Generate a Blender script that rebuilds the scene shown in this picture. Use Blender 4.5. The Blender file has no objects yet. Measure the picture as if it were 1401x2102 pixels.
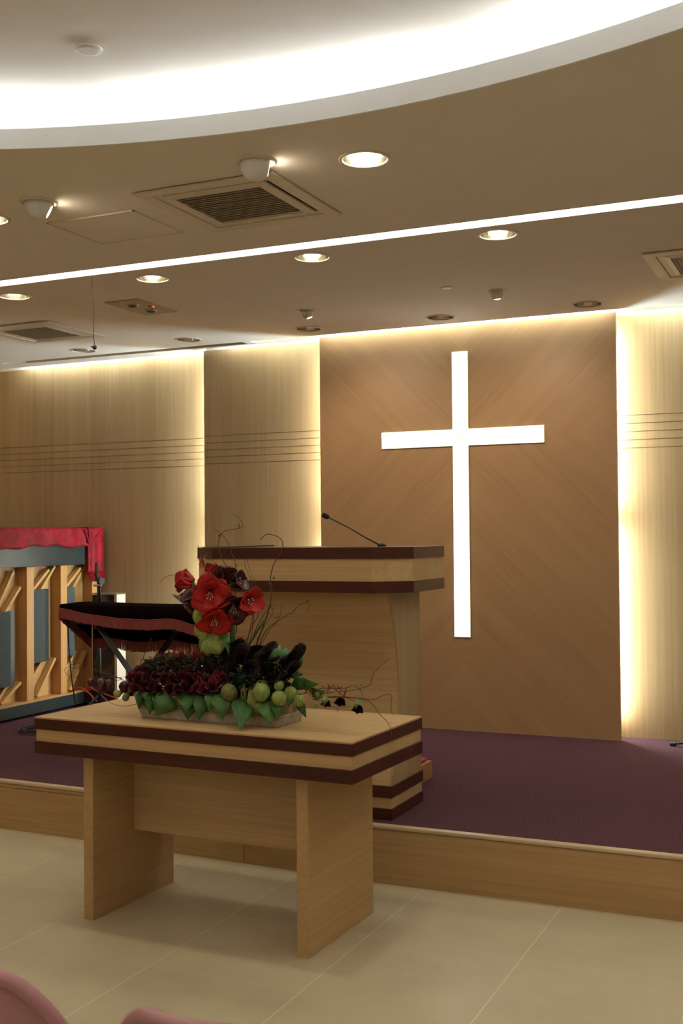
import bpy, bmesh, math, random
from mathutils import Vector, Matrix
PI = math.pi
R = math.radians
rnd = random.Random(7)
SC = bpy.context.scene
COL = SC.collection

# ------------------------------------------------------------------ camera, world, exposure
FPX, YAW, PITCH, ROLL = 2333.3, 0.423392, 0.020528, -0.008227
CAM = Vector((0, 0, 1.5))
def cam_axes():
    f = Vector((-math.sin(YAW) * math.cos(PITCH), math.cos(YAW) * math.cos(PITCH), math.sin(PITCH)))
    r = Vector((math.cos(YAW), math.sin(YAW), 0)); u = r.cross(f)
    return (math.cos(ROLL) * r + math.sin(ROLL) * u, -math.sin(ROLL) * r + math.cos(ROLL) * u, f)
AR, AU, AF = cam_axes()
cd = bpy.data.cameras.new('camera'); cam = bpy.data.objects.new('camera', cd); COL.objects.link(cam)
cd.sensor_fit = 'HORIZONTAL'; cd.sensor_width = 24.0; cd.lens = FPX / 1401 * 24.0
cd.clip_start = 0.05; cd.clip_end = 60
cd.dof.use_dof = True; cd.dof.focus_distance = 6.0; cd.dof.aperture_fstop = 8.5
m3 = Matrix((AR, AU, -AF)).transposed()
cam.matrix_world = Matrix.Translation(CAM) @ m3.to_4x4()
SC.camera = cam
w = bpy.data.worlds.new('world'); SC.world = w; w.use_nodes = True
w.node_tree.nodes['Background'].inputs[0].default_value = (0.02, 0.018, 0.015, 1)
w.node_tree.nodes['Background'].inputs[1].default_value = 0.3
vs = SC.view_settings
vs.view_transform = 'Standard'; vs.look = 'None'; vs.gamma = 1; vs.use_curve_mapping = False
vs.exposure = 0.36
cy = SC.cycles
cy.use_denoising = True
cy.max_bounces = 10; cy.diffuse_bounces = 6; cy.glossy_bounces = 4
cy.sample_clamp_indirect = 6.0; cy.caustics_reflective = False; cy.caustics_refractive = False

# light strengths (emission of the place's lamps and of the added fill lamps)
E_COVE, E_STRIP, E_TOP, E_EDGE, E_EDGEL, E_CROSS, E_DOWN, E_FILL = 19.5, 6.0, 38, 68, 62, 3.4, 128, 18
E_CFL, E_SPOT = 34, 34
C_FILL = (1, .86, .66)
C_COVE = (.93, 1, 1.08); C_STRIP = (1, .97, .92); C_TOP = (.87, 1, 1.0); C_EDGE = (.81, 1, 1.03)
C_CROSS = (1, .95, .80); C_DOWN = (1, .98, .74); C_SPOT = (1, .80, .60)

# ------------------------------------------------------------------ helpers
def at(px, py, Y):
    """point of the photo (1401x2102 frame) at world depth Y"""
    d = AF + AR * ((px - 700.5) / FPX) - AU * ((py - 1051) / FPX)
    return CAM + d * (Y / d.y)

def node_mat(name):
    m = bpy.data.materials.new(name); m.use_nodes = True
    nt = m.node_tree; b = nt.nodes['Principled BSDF']
    return m, nt, b
def plain(name, col, rough=.5, metal=0, spec=.5, bump=0, bscale=200, var=0, vscale=6, sheen=0):
    m, nt, b = node_mat(name)
    b.inputs['Base Color'].default_value = (*col, 1); b.inputs['Roughness'].default_value = rough
    b.inputs['Metallic'].default_value = metal; b.inputs['Specular IOR Level'].default_value = spec
    if sheen: b.inputs['Sheen Weight'].default_value = sheen
    tc = nt.nodes.new('ShaderNodeTexCoord')
    n = nt.nodes.new('ShaderNodeTexNoise'); n.inputs['Scale'].default_value = vscale; n.inputs['Detail'].default_value = 4
    nt.links.new(tc.outputs['Object'], n.inputs['Vector'])
    r = nt.nodes.new('ShaderNodeValToRGB')
    v = max(var, .02)
    r.color_ramp.elements[0].position = .3; r.color_ramp.elements[1].position = .7
    r.color_ramp.elements[0].color = (*[c * (1 - v) for c in col], 1)
    r.color_ramp.elements[1].color = (*[min(1, c * (1 + v)) for c in col], 1)
    nt.links.new(n.outputs['Fac'], r.inputs['Fac']); nt.links.new(r.outputs['Color'], b.inputs['Base Color'])
    if bump:
        n2 = nt.nodes.new('ShaderNodeTexNoise'); n2.inputs['Scale'].default_value = bscale; n2.inputs['Detail'].default_value = 3
        nt.links.new(tc.outputs['Object'], n2.inputs['Vector'])
        bp = nt.nodes.new('ShaderNodeBump'); bp.inputs['Strength'].default_value = bump; bp.inputs['Distance'].default_value = .004
        nt.links.new(n2.outputs['Fac'], bp.inputs['Height']); nt.links.new(bp.outputs['Normal'], b.inputs['Normal'])
    return m
def emit(name, col, strength):
    m = bpy.data.materials.new(name); m.use_nodes = True; nt = m.node_tree
    b = nt.nodes['Principled BSDF']
    b.inputs['Base Color'].default_value = (.8, .8, .8, 1)
    b.inputs['Emission Color'].default_value = (*col, 1); b.inputs['Emission Strength'].default_value = strength
    return m
def wood(name, lo, hi, axis='Z', rough=.42, fine=1.0, diamond=None, spec=.35):
    m, nt, b = node_mat(name); L = nt.links.new; N = nt.nodes.new
    tc = N('ShaderNodeTexCoord')
    vec = tc.outputs['Object']
    if diamond:   # veneer laid in four mirrored quarters, grain running away from the centre
        sp = N('ShaderNodeSeparateXYZ'); L(vec, sp.inputs[0])
        def absd(o, c):
            s = N('ShaderNodeMath'); s.operation = 'SUBTRACT'; L(o, s.inputs[0]); s.inputs[1].default_value = c
            a = N('ShaderNodeMath'); a.operation = 'ABSOLUTE'; L(s.outputs[0], a.inputs[0]); return a.outputs[0]
        ax, az = absd(sp.outputs[0], diamond[0]), absd(sp.outputs[2], diamond[1])
        d = N('ShaderNodeMath'); d.operation = 'SUBTRACT'; L(ax, d.inputs[0]); L(az, d.inputs[1])
        s = N('ShaderNodeMath'); s.operation = 'ADD'; L(ax, s.inputs[0]); L(az, s.inputs[1])
        cb = N('ShaderNodeCombineXYZ'); L(d.outputs[0], cb.inputs[0]); L(sp.outputs[1], cb.inputs[1]); L(s.outputs[0], cb.inputs[2])
        vec = cb.outputs[0]; axis = 'Z'
    mp = N('ShaderNodeMapping'); k = {'X': (1.1, 75, 75), 'Y': (75, 1.1, 75), 'Z': (75, 75, 1.1)}[axis]
    mp.inputs['Scale'].default_value = [v * fine for v in k]; L(vec, mp.inputs[0])
    n1 = N('ShaderNodeTexNoise'); n1.inputs['Scale'].default_value = 1; n1.inputs['Detail'].default_value = 5; n1.inputs['Roughness'].default_value = .6
    L(mp.outputs[0], n1.inputs['Vector'])
    mp2 = N('ShaderNodeMapping'); k2 = {'X': (.35, 7, 7), 'Y': (7, .35, 7), 'Z': (7, 7, .35)}[axis]
    mp2.inputs['Scale'].default_value = k2; L(vec, mp2.inputs[0])
    n2 = N('ShaderNodeTexNoise'); n2.inputs['Scale'].default_value = 1; n2.inputs['Detail'].default_value = 3; n2.inputs['Distortion'].default_value = .6
    L(mp2.outputs[0], n2.inputs['Vector'])
    mx = N('ShaderNodeMath'); mx.operation = 'MULTIPLY_ADD'; L(n2.outputs['Fac'], mx.inputs[0]); mx.inputs[1].default_value = .42
    ml = N('ShaderNodeMath'); ml.operation = 'MULTIPLY'; L(n1.outputs['Fac'], ml.inputs[0]); ml.inputs[1].default_value = .58
    L(ml.outputs[0], mx.inputs[2])
    r = N('ShaderNodeValToRGB'); r.color_ramp.elements[0].position = .36; r.color_ramp.elements[1].position = .64
    r.color_ramp.elements[0].color = (*lo, 1); r.color_ramp.elements[1].color = (*hi, 1)
    L(mx.outputs[0], r.inputs['Fac']); L(r.outputs['Color'], b.inputs['Base Color'])
    b.inputs['Roughness'].default_value = rough; b.inputs['Specular IOR Level'].default_value = spec
    return m

def bm_new(): return bmesh.new()
def box(bm, x0, x1, y0, y1, z0, z1):
    vs_ = [bm.verts.new(p) for p in ((x0, y0, z0), (x1, y0, z0), (x1, y1, z0), (x0, y1, z0), (x0, y0, z1), (x1, y0, z1), (x1, y1, z1), (x0, y1, z1))]
    for f in ((0, 3, 2, 1), (4, 5, 6, 7), (0, 1, 5, 4), (1, 2, 6, 5), (2, 3, 7, 6), (3, 0, 4, 7)):
        bm.faces.new([vs_[i] for i in f])
    return vs_
def prism(bm, pts, z0, z1):
    a = [bm.verts.new((x, y, z0)) for x, y in pts]; b = [bm.verts.new((x, y, z1)) for x, y in pts]; n = len(pts)
    bm.faces.new(a[::-1]); bm.faces.new(b)
    for i in range(n): bm.faces.new((a[i], a[(i + 1) % n], b[(i + 1) % n], b[i]))
def frame_of(d):
    d = Vector(d).normalized(); up = Vector((0, 0, 1)) if abs(d.z) < .95 else Vector((1, 0, 0))
    s = d.cross(up).normalized(); return s, s.cross(d).normalized()
def tube(bm, pts, r, seg=8, cap=True):
    pts = [Vector(p) for p in pts]; n = len(pts); rr = r if isinstance(r, (list, tuple)) else [r] * n
    rings = []; s = None
    for i, p in enumerate(pts):
        d = (pts[min(i + 1, n - 1)] - pts[max(i - 1, 0)]).normalized()
        if s is None: s, u = frame_of(d)
        else:
            s = (s - d * s.dot(d)).normalized(); u = s.cross(d).normalized()
        rings.append([bm.verts.new(p + (s * math.cos(2 * PI * k / seg) + u * math.sin(2 * PI * k / seg)) * rr[i]) for k in range(seg)])
    for a, b in zip(rings, rings[1:]):
        for k in range(seg): bm.faces.new((a[k], a[(k + 1) % seg], b[(k + 1) % seg], b[k]))
    if cap: bm.faces.new(rings[0][::-1]); bm.faces.new(rings[-1])
def lathe(bm, prof, c=(0, 0, 0), seg=32, M=None):
    c = Vector(c); rings = []
    for r_, z in prof:
        ring = []
        for k in range(seg):
            p = Vector((r_ * math.cos(2 * PI * k / seg), r_ * math.sin(2 * PI * k / seg), z))
            if M is not None: p = M @ p
            ring.append(bm.verts.new(p + c))
        rings.append(ring)
    for a, b in zip(rings, rings[1:]):
        for k in range(seg): bm.faces.new((a[k], a[(k + 1) % seg], b[(k + 1) % seg], b[k]))
    return rings
def lathe_closed(bm, prof, c=(0, 0, 0), seg=32, M=None):
    rings = lathe(bm, prof, c, seg, M); bm.faces.new(rings[0][::-1]); bm.faces.new(rings[-1])
def ball(bm, c, rad, seg=16, ring=10, M=None, f=None):
    c = Vector(c); rad = Vector(rad if hasattr(rad, '__len__') else (rad,) * 3); rows = []
    for i in range(1, ring):
        th = PI * i / ring; row = []
        for k in range(seg):
            ph = 2 * PI * k / seg; s = f(th, ph) if f else 1
            p = Vector((rad.x * math.sin(th) * math.cos(ph) * s, rad.y * math.sin(th) * math.sin(ph) * s, rad.z * math.cos(th) * s))
            if M is not None: p = M @ p
            row.append(bm.verts.new(c + p))
        rows.append(row)
    def pole(z):
        p = Vector((0, 0, z * rad.z)); p = M @ p if M is not None else p
        return bm.verts.new(c + p)
    t, b = pole(1 if not f else f(0, 0)), pole(-1 if not f else -f(PI, 0))
    for k in range(seg):
        bm.faces.new((t, rows[0][k], rows[0][(k + 1) % seg])); bm.faces.new((b, rows[-1][(k + 1) % seg], rows[-1][k]))
    for a, b2 in zip(rows, rows[1:]):
        for k in range(seg): bm.faces.new((a[k], b2[k], b2[(k + 1) % seg], a[(k + 1) % seg]))
def grid(bm, fn, nu, nv):
    g = [[bm.verts.new(fn(i / nu, j / nv)) for j in range(nv + 1)] for i in range(nu + 1)]
    for i in range(nu):
        for j in range(nv): bm.faces.new((g[i][j], g[i + 1][j], g[i + 1][j + 1], g[i][j + 1]))
    return g
def obj(name, bm, mat, parent=None, smooth=False, bevel=0, solid=0, world=False, label=None):
    if world and parent is not None: bmesh.ops.translate(bm, verts=bm.verts, vec=-parent.location)
    bmesh.ops.recalc_face_normals(bm, faces=bm.faces)
    me = bpy.data.meshes.new(name); bm.to_mesh(me); bm.free()
    if smooth: me.polygons.foreach_set('use_smooth', [True] * len(me.polygons))
    me.materials.append(mat)
    o = bpy.data.objects.new(name, me); COL.objects.link(o)
    if parent is not None: o.parent = parent
    if bevel:
        b = o.modifiers.new('bevel', 'BEVEL'); b.width = bevel; b.segments = 2; b.limit_method = 'ANGLE'
    if solid:
        s = o.modifiers.new('solid', 'SOLIDIFY'); s.thickness = solid
    if label: o['label'] = label
    return o
def thing(name, label, cat, loc=(0, 0, 0), rotz=0, group=None):
    o = bpy.data.objects.new(name, None); COL.objects.link(o); o.empty_display_size = .1
    o.location = loc; o.rotation_euler = (0, 0, rotz); o['label'] = label; o['category'] = cat
    if group: o['group'] = group
    return o
def tag(o, label, cat, group=None):
    o['label'] = label; o['category'] = cat
    if group: o['group'] = group
    return o
def struct(o): o['kind'] = 'structure'; return o
def dup(root, loc, label=None, rotz=None, group=None):
    r = root.copy(); COL.objects.link(r); r.location = loc
    if rotz is not None: r.rotation_euler = (0, 0, rotz)
    if label: r['label'] = label
    if group: r['group'] = group
    for ch in list(root.children):
        c = ch.copy(); COL.objects.link(c); c.parent = r
        for g in list(ch.children):
            d = g.copy(); COL.objects.link(d); d.parent = c
    return r
def slab_with_holes(name, outline, holes, z0, z1, mat):
    cu = bpy.data.curves.new(name, 'CURVE'); cu.dimensions = '2D'; cu.fill_mode = 'BOTH'; cu.extrude = (z1 - z0) / 2
    for pts in [outline] + holes:
        s = cu.splines.new('POLY'); s.points.add(len(pts) - 1); s.use_cyclic_u = True
        for p, (x, y) in zip(s.points, pts): p.co = (x, y, 0, 1)
    co = bpy.data.objects.new(name + '_c', cu); COL.objects.link(co)
    dg = bpy.context.evaluated_depsgraph_get()
    me = bpy.data.meshes.new_from_object(co.evaluated_get(dg))
    bpy.data.objects.remove(co); bpy.data.curves.remove(cu)
    me.name = name; me.materials.clear(); me.materials.append(mat)
    for p in me.polygons: p.material_index = 0
    me.transform(Matrix.Translation((0, 0, (z0 + z1) / 2)))
    o = bpy.data.objects.new(name, me); COL.objects.link(o); return o
def circ(cx, cy_, r, n=48): return [(cx + r * math.cos(2 * PI * k / n), cy_ + r * math.sin(2 * PI * k / n)) for k in range(n)]
def rect(x0, x1, y0, y1): return [(x0, y0), (x1, y0), (x1, y1), (x0, y1)]

# ------------------------------------------------------------------ materials
M = {}
M['ceil'] = plain('ceiling_paint', (.86, .82, .755), .9, spec=.2, bump=.08, bscale=300)
M['lip'] = plain('white_cove_lip', (.93, .95, .95), .6)
M['white'] = plain('white_paint', (.78, .76, .70), .6)
M['trimw'] = plain('cream_enamel', (.76, .70, .60), .4)
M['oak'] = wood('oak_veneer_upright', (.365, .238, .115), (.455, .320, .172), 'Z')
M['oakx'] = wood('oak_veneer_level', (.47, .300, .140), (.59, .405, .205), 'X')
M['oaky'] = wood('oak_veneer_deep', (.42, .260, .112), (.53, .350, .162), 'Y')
M['oakd'] = wood('oak_veneer_quartered', (.41, .243, .118), (.50, .312, .160), 'Z', diamond=(-2.292, 2.122))
M['oakf'] = wood('oak_stage_front', (.40, .240, .105), (.51, .330, .160), 'X')
M['nose'] = plain('pale_oak_nosing', (.58, .44, .28), .35)
M['mah'] = wood('mahogany', (.045, .012, .008), (.085, .022, .013), 'X', rough=.35)
M['carpet'] = None
M['chrome'] = plain('polished_reflector', (.85, .82, .72), .12, metal=1)
M['chrome_unlit'] = plain('unlit_reflector', (.62, .58, .54), .16, metal=1)  # darker copy of the polished reflector, the unlit look put into its colour
M['steel'] = plain('brushed_steel', (.5, .48, .45), .35, metal=1)
M['black'] = plain('black_metal', (.012, .013, .015), .4)
M['blackp'] = plain('black_plastic', (.015, .015, .016), .5)
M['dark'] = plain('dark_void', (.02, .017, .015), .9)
M['grille'] = plain('grille_enamel', (.62, .57, .50), .45)
M['e_cove'] = emit('cove_tube_glow', C_COVE, E_COVE)
M['e_strip'] = emit('ceiling_strip_glow', C_STRIP, E_STRIP)
M['e_top'] = emit('wash_tube_glow', C_TOP, E_TOP)
M['e_edge'] = emit('edge_tube_glow', C_EDGE, E_EDGE)
M['e_edgel'] = emit('left_edge_tube_glow', C_EDGE, E_EDGEL)
M['e_fill'] = emit('fill_lamp_glow', C_FILL, E_FILL)
M['e_down'] = emit('downlight_lens_glow', C_DOWN, E_DOWN)
M['e_cfl'] = emit('compact_lamp_glow', C_DOWN, E_CFL)
M['e_spot'] = emit('spot_lamp_glow', C_SPOT, E_SPOT)
M['e_red'] = emit('red_indicator_glow', (1, .05, .03), 1.2)

# floor tiles: 0.588 m squares, pale joints
def tile_mat():
    m, nt, b = node_mat('cream_floor_tile'); L = nt.links.new; N = nt.nodes.new
    tc = N('ShaderNodeTexCoord'); sp = N('ShaderNodeSeparateXYZ'); L(tc.outputs['Object'], sp.inputs[0])
    def line(o, off, wd):
        a = N('ShaderNodeMath'); a.operation = 'ADD'; L(o, a.inputs[0]); a.inputs[1].default_value = off
        d = N('ShaderNodeMath'); d.operation = 'DIVIDE'; L(a.outputs[0], d.inputs[0]); d.inputs[1].default_value = .588
        f = N('ShaderNodeMath'); f.operation = 'FRACT'; L(d.outputs[0], f.inputs[0])
        c = N('ShaderNodeMath'); c.operation = 'LESS_THAN'; L(f.outputs[0], c.inputs[0]); c.inputs[1].default_value = wd / .588
        fl = N('ShaderNodeMath'); fl.operation = 'FLOOR'; L(d.outputs[0], fl.inputs[0])
        return c.outputs[0], fl.outputs[0]
    lx, ix = line(sp.outputs[0], 1.097 + 5.88, .0035); ly, iy = line(sp.outputs[1], -3.36 + 11.76, .0022)
    n = N('ShaderNodeTexNoise'); n.inputs['Scale'].default_value = 3.5; n.inputs['Detail'].default_value = 6; n.inputs['Roughness'].default_value = .65
    L(tc.outputs['Object'], n.inputs['Vector'])
    r = N('ShaderNodeValToRGB'); r.color_ramp.elements[0].position = .3; r.color_ramp.elements[1].position = .72
    r.color_ramp.elements[0].color = (.50, .425, .285, 1); r.color_ramp.elements[1].color = (.585, .505, .345, 1)
    L(n.outputs['Fac'], r.inputs['Fac'])
    cb = N('ShaderNodeCombineXYZ'); L(ix, cb.inputs[0]); L(iy, cb.inputs[1])
    wn = N('ShaderNodeTexWhiteNoise'); L(cb.outputs[0], wn.inputs['Vector'])
    mr = N('ShaderNodeMapRange'); L(wn.outputs['Value'], mr.inputs[0]); mr.inputs[3].default_value = .96; mr.inputs[4].default_value = 1.03
    vm = N('ShaderNodeVectorMath'); vm.operation = 'SCALE'; L(r.outputs['Color'], vm.inputs[0]); L(mr.outputs[0], vm.inputs['Scale'])
    mix = N('ShaderNodeMix'); mix.data_type = 'RGBA'; L(lx, mix.inputs['Factor']); L(vm.outputs[0], mix.inputs[6]); mix.inputs[7].default_value = (.74, .68, .52, 1)
    mix2 = N('ShaderNodeMix'); mix2.data_type = 'RGBA'
    h = N('ShaderNodeMath'); h.operation = 'MULTIPLY'; L(ly, h.inputs[0]); h.inputs[1].default_value = .45
    L(h.outputs[0], mix2.inputs['Factor']); L(mix.outputs[2], mix2.inputs[6]); mix2.inputs[7].default_value = (.74, .68, .52, 1)
    L(mix2.outputs[2], b.inputs['Base Color']); b.inputs['Roughness'].default_value = .38; b.inputs['Specular IOR Level'].default_value = .35
    return m
def carpet_mat():
    m, nt, b = node_mat('purple_carpet'); L = nt.links.new; N = nt.nodes.new
    tc = N('ShaderNodeTexCoord'); n = N('ShaderNodeTexNoise'); n.inputs['Scale'].default_value = 170; n.inputs['Detail'].default_value = 3
    L(tc.outputs['Object'], n.inputs['Vector'])
    r = N('ShaderNodeValToRGB'); r.color_ramp.elements[0].position = .36; r.color_ramp.elements[1].position = .66
    r.color_ramp.elements[0].color = (.042, .017, .026, 1); r.color_ramp.elements[1].color = (.165, .074, .092, 1)
    L(n.outputs['Fac'], r.inputs['Fac']); L(r.outputs['Color'], b.inputs['Base Color'])
    b.inputs['Roughness'].default_value = .95; b.inputs['Specular IOR Level'].default_value = .1
    bp = N('ShaderNodeBump'); bp.inputs['Strength'].default_value = .6; bp.inputs['Distance'].default_value = .004
    L(n.outputs['Fac'], bp.inputs['Height']); L(bp.outputs['Normal'], b.inputs['Normal'])
    return m
M['tile'] = tile_mat(); M['carpet'] = carpet_mat()
def velvet(name, lo, hi):
    m, nt, b = node_mat(name); L = nt.links.new; N = nt.nodes.new
    tc = N('ShaderNodeTexCoord'); n = N('ShaderNodeTexNoise'); n.inputs['Scale'].default_value = 14; n.inputs['Detail'].default_value = 7; n.inputs['Roughness'].default_value = .7
    L(tc.outputs['Object'], n.inputs['Vector'])
    r = N('ShaderNodeValToRGB'); r.color_ramp.elements[0].position = .35; r.color_ramp.elements[1].position = .7
    r.color_ramp.elements[0].color = (*lo, 1); r.color_ramp.elements[1].color = (*hi, 1)
    L(n.outputs['Fac'], r.inputs['Fac']); L(r.outputs['Color'], b.inputs['Base Color'])
    b.inputs['Roughness'].default_value = .55; b.inputs['Sheen Weight'].default_value = .4; b.inputs['Sheen Tint'].default_value = (*hi, 1)
    b.inputs['Specular IOR Level'].default_value = .15
    return m
M['velvet'] = velvet('crimson_velvet', (.11, .003, .007), (.34, .010, .020))
M['velvetd'] = velvet('black_maroon_velvet', (.004, .0015, .0015), (.009, .0025, .0025))
M['velvetd'].node_tree.nodes['Principled BSDF'].inputs['Sheen Weight'].default_value = 0; M['velvetd'].node_tree.nodes['Principled BSDF'].inputs['Specular IOR Level'].default_value = .02; M['velvetd'].node_tree.nodes['Principled BSDF'].inputs['Roughness'].default_value = 1
M['fringe'] = plain('maroon_fringe', (.24, .045, .04), .8, var=.25, vscale=120)
M['pwood'] = wood('piano_post_wood', (.46, .205, .062), (.60, .32, .115), 'Z')
M['pwoodl'] = wood('piano_soundboard_wood', (.50, .27, .09), (.62, .38, .15), 'Z')
M['pblack'] = plain('black_piano_lacquer', (.022, .028, .028), .3)
M['felt'] = plain('grey_felt', (.05, .058, .058), .9, var=.2, vscale=60)
M['pink'] = plain('pink_plastic', (.50, .25, .275), .32, spec=.5)
M['sticker'] = plain('white_sticker', (.6, .6, .58), .5)
M['stone'] = plain('weathered_stone', (.42, .38, .32), .85, bump=.4, bscale=90, var=.22, vscale=30)
M['stoneb'] = plain('carved_stone', (.36, .27, .15), .85, bump=.4, bscale=90, var=.3, vscale=40)
M['leaf'] = plain('leaf_green', (.03, .105, .018), .45, var=.35, vscale=18)
M['leafb'] = plain('leaf_bright_green', (.055, .155, .028), .45, var=.3, vscale=18)
M['pod'] = plain('papery_lime_pod', (.235, .30, .065), .6, bump=.4, bscale=60, var=.3, vscale=40)
M['podo'] = plain('papery_olive_pod', (.15, .155, .045), .6, bump=.4, bscale=60, var=.3, vscale=40)
M['red'] = plain('amaryllis_red', (.40, .005, .005), .5, var=.35, vscale=16)
M['maroon'] = plain('amaryllis_maroon', (.065, .006, .012), .35, var=.4, vscale=16)
M['rose'] = plain('dark_rose_petal', (.075, .005, .008), .6, var=.5, vscale=30)
M['rose2'] = plain('crimson_petal', (.15, .008, .02), .6, var=.5, vscale=30)
M['calla'] = plain('black_purple_petal', (.010, .0025, .006), .65, spec=.25, var=.4, vscale=20)
M['stem'] = plain('stem_green', (.06, .14, .03), .5, var=.2)
M['twig'] = plain('brown_twig', (.075, .04, .018), .7, var=.3, vscale=40)
M['sprig'] = plain('red_sprig', (.26, .015, .015), .6, var=.3, vscale=40)
M['anther'] = plain('pale_anther', (.7, .6, .5), .5)
M['cabinet'] = plain('pale_laminate', (.62, .52, .42), .4)
M['red_cable'] = plain('red_cable', (.5, .02, .01), .5)
M['cushion'] = plain('floral_cushion', (.42, .04, .09), .8, var=.7, vscale=70)
M['orangewood'] = wood('orange_wood', (.42, .2, .07), (.52, .28, .11), 'X')

# ------------------------------------------------------------------ room shell
XL, XR, YF, YB, ZC, ZS = -6.27, 4.0, -6.0, 7.34, 2.85, 0.247
bm = bm_new(); box(bm, XL - .1, XR + .1, YF - .1, YB + .1, -.1, 0); o = obj('floor', bm, M['tile']); struct(o)
bm = bm_new(); box(bm, XL - .1, XL, YF, YB, 0, 3.25); o = obj('wall_left', bm, M['oakx']); struct(o)
bm = bm_new(); box(bm, XR, XR + .1, YF, YB, 0, 3.25); o = obj('wall_right', bm, M['white']); struct(o)
bm = bm_new(); box(bm, XL, XR, YB, YB + .1, 0, 3.25); o = obj('wall_back', bm, M['white']); struct(o)
bm = bm_new(); box(bm, XL, XR, YF - .1, YF, 0, 3.25); o = obj('wall_front', bm, M['white']); struct(o)

CX, CY, CR = -1.49, 0.125, 3.2
ROW1 = [(-5.04, 3.78), (-3.315, 3.745), (-1.58, 3.735), (.16, 3.73), (1.9, 3.73)]
ROW2 = [(-5.18, 5.02), (-4.252, 5.015), (-3.32, 4.99), (-2.376, 4.95), (-1.442, 4.94), (-.50, 4.94), (.43, 4.94), (1.36, 4.94), (2.3, 4.94)]
ROW3 = [(-5.043, 6.69), (-4.138, 6.65), (-3.228, 6.66), (-2.321, 6.67), (-1.41, 6.678)]
VENTS = [(-2.245, 4.012, .31), (-.605, 5.885, .31), (-4.835, 5.965, .30)]
outline = [(XL, YF), (XR, YF), (XR, 6.905), (-3.80, 6.905), (-3.80, 7.03), (-4.30, 7.03), (-4.30, 7.15), (XL, 7.15)]
holes = [circ(CX, CY, CR, 128), rect(-6.2, 3.95, 4.685, 4.79), rect(-5.98, -3.86, 6.905, 6.99)]
holes += [circ(x, y, .082) for x, y in ROW1 + ROW2 + ROW3]
holes += [rect(x - r + .035, x + r - .035, y - r + .035, y + r - .035) for x, y, r in VENTS]
struct(slab_with_holes('ceiling', outline, holes, ZC, 2.915, M['ceil']))
# raised ceiling over the round coffer, its side wall, and the closing roof above
bm = bm_new(); lathe_closed(bm, [(3.86, 3.03), (3.86, 3.05)], (CX, CY, 0), 96); struct(obj('ceiling_coffer', bm, M['ceil']))
bm = bm_new(); lathe(bm, [(3.80, 2.915), (3.80, 3.03), (3.83, 3.03), (3.83, 2.915), (3.80, 2.915)], (CX, CY, 0), 96); struct(obj('trim_1', bm, M['ceil'], smooth=False))
bm = bm_new(); lathe(bm, [(3.199, 2.851), (3.199, 2.917), (3.188, 2.917), (3.188, 2.847), (3.199, 2.847), (3.199, 2.851)], (CX, CY, 0), 128); struct(obj('trim_7', bm, M['lip']))
bm = bm_new(); box(bm, XL - .1, XR + .1, YF - .1, YB + .1, 3.25, 3.3); struct(obj('ceiling_roof', bm, M['dark']))
# white light trough over the wall panels
bm = bm_new()
box(bm, XL, XR, 6.72, YB, 3.02, 3.04); box(bm, XL, XR, 6.70, 6.72, 2.915, 3.04)
struct(obj('trim_2', bm, M['white']))
bm = bm_new()
box(bm, XL, -4.18, 7.255, 7.27, 2.70, 3.02); box(bm, -4.27, -3.2, 7.105, 7.12, 2.70, 3.02)
box(bm, -3.29, -1.302, 6.99, 7.005, 2.70, 3.02); box(bm, -1.5, .35, 7.125, 7.14, 2.70, 3.02); box(bm, .3, XR, 7.255, 7.27, 2.7, 3.02)
struct(obj('trim_3', bm, M['white']))
bm = bm_new(); box(bm, -1.285, XR, 6.985, 7.0, 2.843, 2.868); box(bm, -3.80, -3.30, 6.985, 7.0, 2.843, 2.868); struct(obj('trim_4', bm, M['white']))
bm = bm_new(); box(bm, -6.1, -3.83, 6.88, 6.90, 2.916, 3.0); box(bm, -6.1, -3.83, 6.995, 7.01, 2.916, 3.0); box(bm, -6.1, -3.83, 6.88, 7.01, 3.0, 3.01)
struct(obj('trim_5', bm, M['dark']))

# ------------------------------------------------------------------ stage
stg = thing('stage', 'low purple-carpeted stage with an oak front below the panelled wall', 'stage', (-2, 5.5, 0))
FP = [(XR - .001, 4.56), (-1.2, 4.56), (-1.94, 4.557), (-2.7, 4.60), (-3.5, 4.642), (-4.1, 4.662), (XL + .001, 4.72)]
def off(pts, d): return [(x, y + d) for x, y in pts]
def strip(bm, pts, dy0, dy1, z0, z1, xa=None, xb=None):
    P = []
    def yat(x):
        for (a, b_), (c, d) in zip(pts, pts[1:]):
            if c <= x <= a: return b_ + (d - b_) * (x - a) / (c - a)
        return pts[-1][1]
    xa = XL + .001 if xa is None else max(xa, XL + .001); xb = XR - .001 if xb is None else xb
    xs = sorted({xa, xb, *[p[0] for p in pts if xa < p[0] < xb]})
    poly = [(x, yat(x) + dy0) for x in xs] + [(x, yat(x) + dy1) for x in reversed(xs)]
    prism(bm, poly, z0, z1)
bm = bm_new(); prism(bm, off(FP, .035) + [(XL + .001, YB - .001), (XR - .001, YB - .001)], .0, ZS); obj('carpet', bm, M['carpet'], stg, world=True)
bm = bm_new()
strip(bm, FP, 0, .034, 0, .232, -3.455, -2.578); strip(bm, FP, 0, .034, 0, .232, -2.574, XR - .001)
strip(bm, FP, 0, .034, .216, .232, XL, -3.459); strip(bm, FP, 0, .034, 0, .213, XL, -3.459); strip(bm, FP, .01, .034, 0, .232)
obj('fascia', bm, M['oakf'], stg, world=True)
bm = bm_new(); strip(bm, FP, -.004, .036, .234, .2495); obj('nosing', bm, M['nose'], stg, world=True, bevel=.004)

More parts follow.
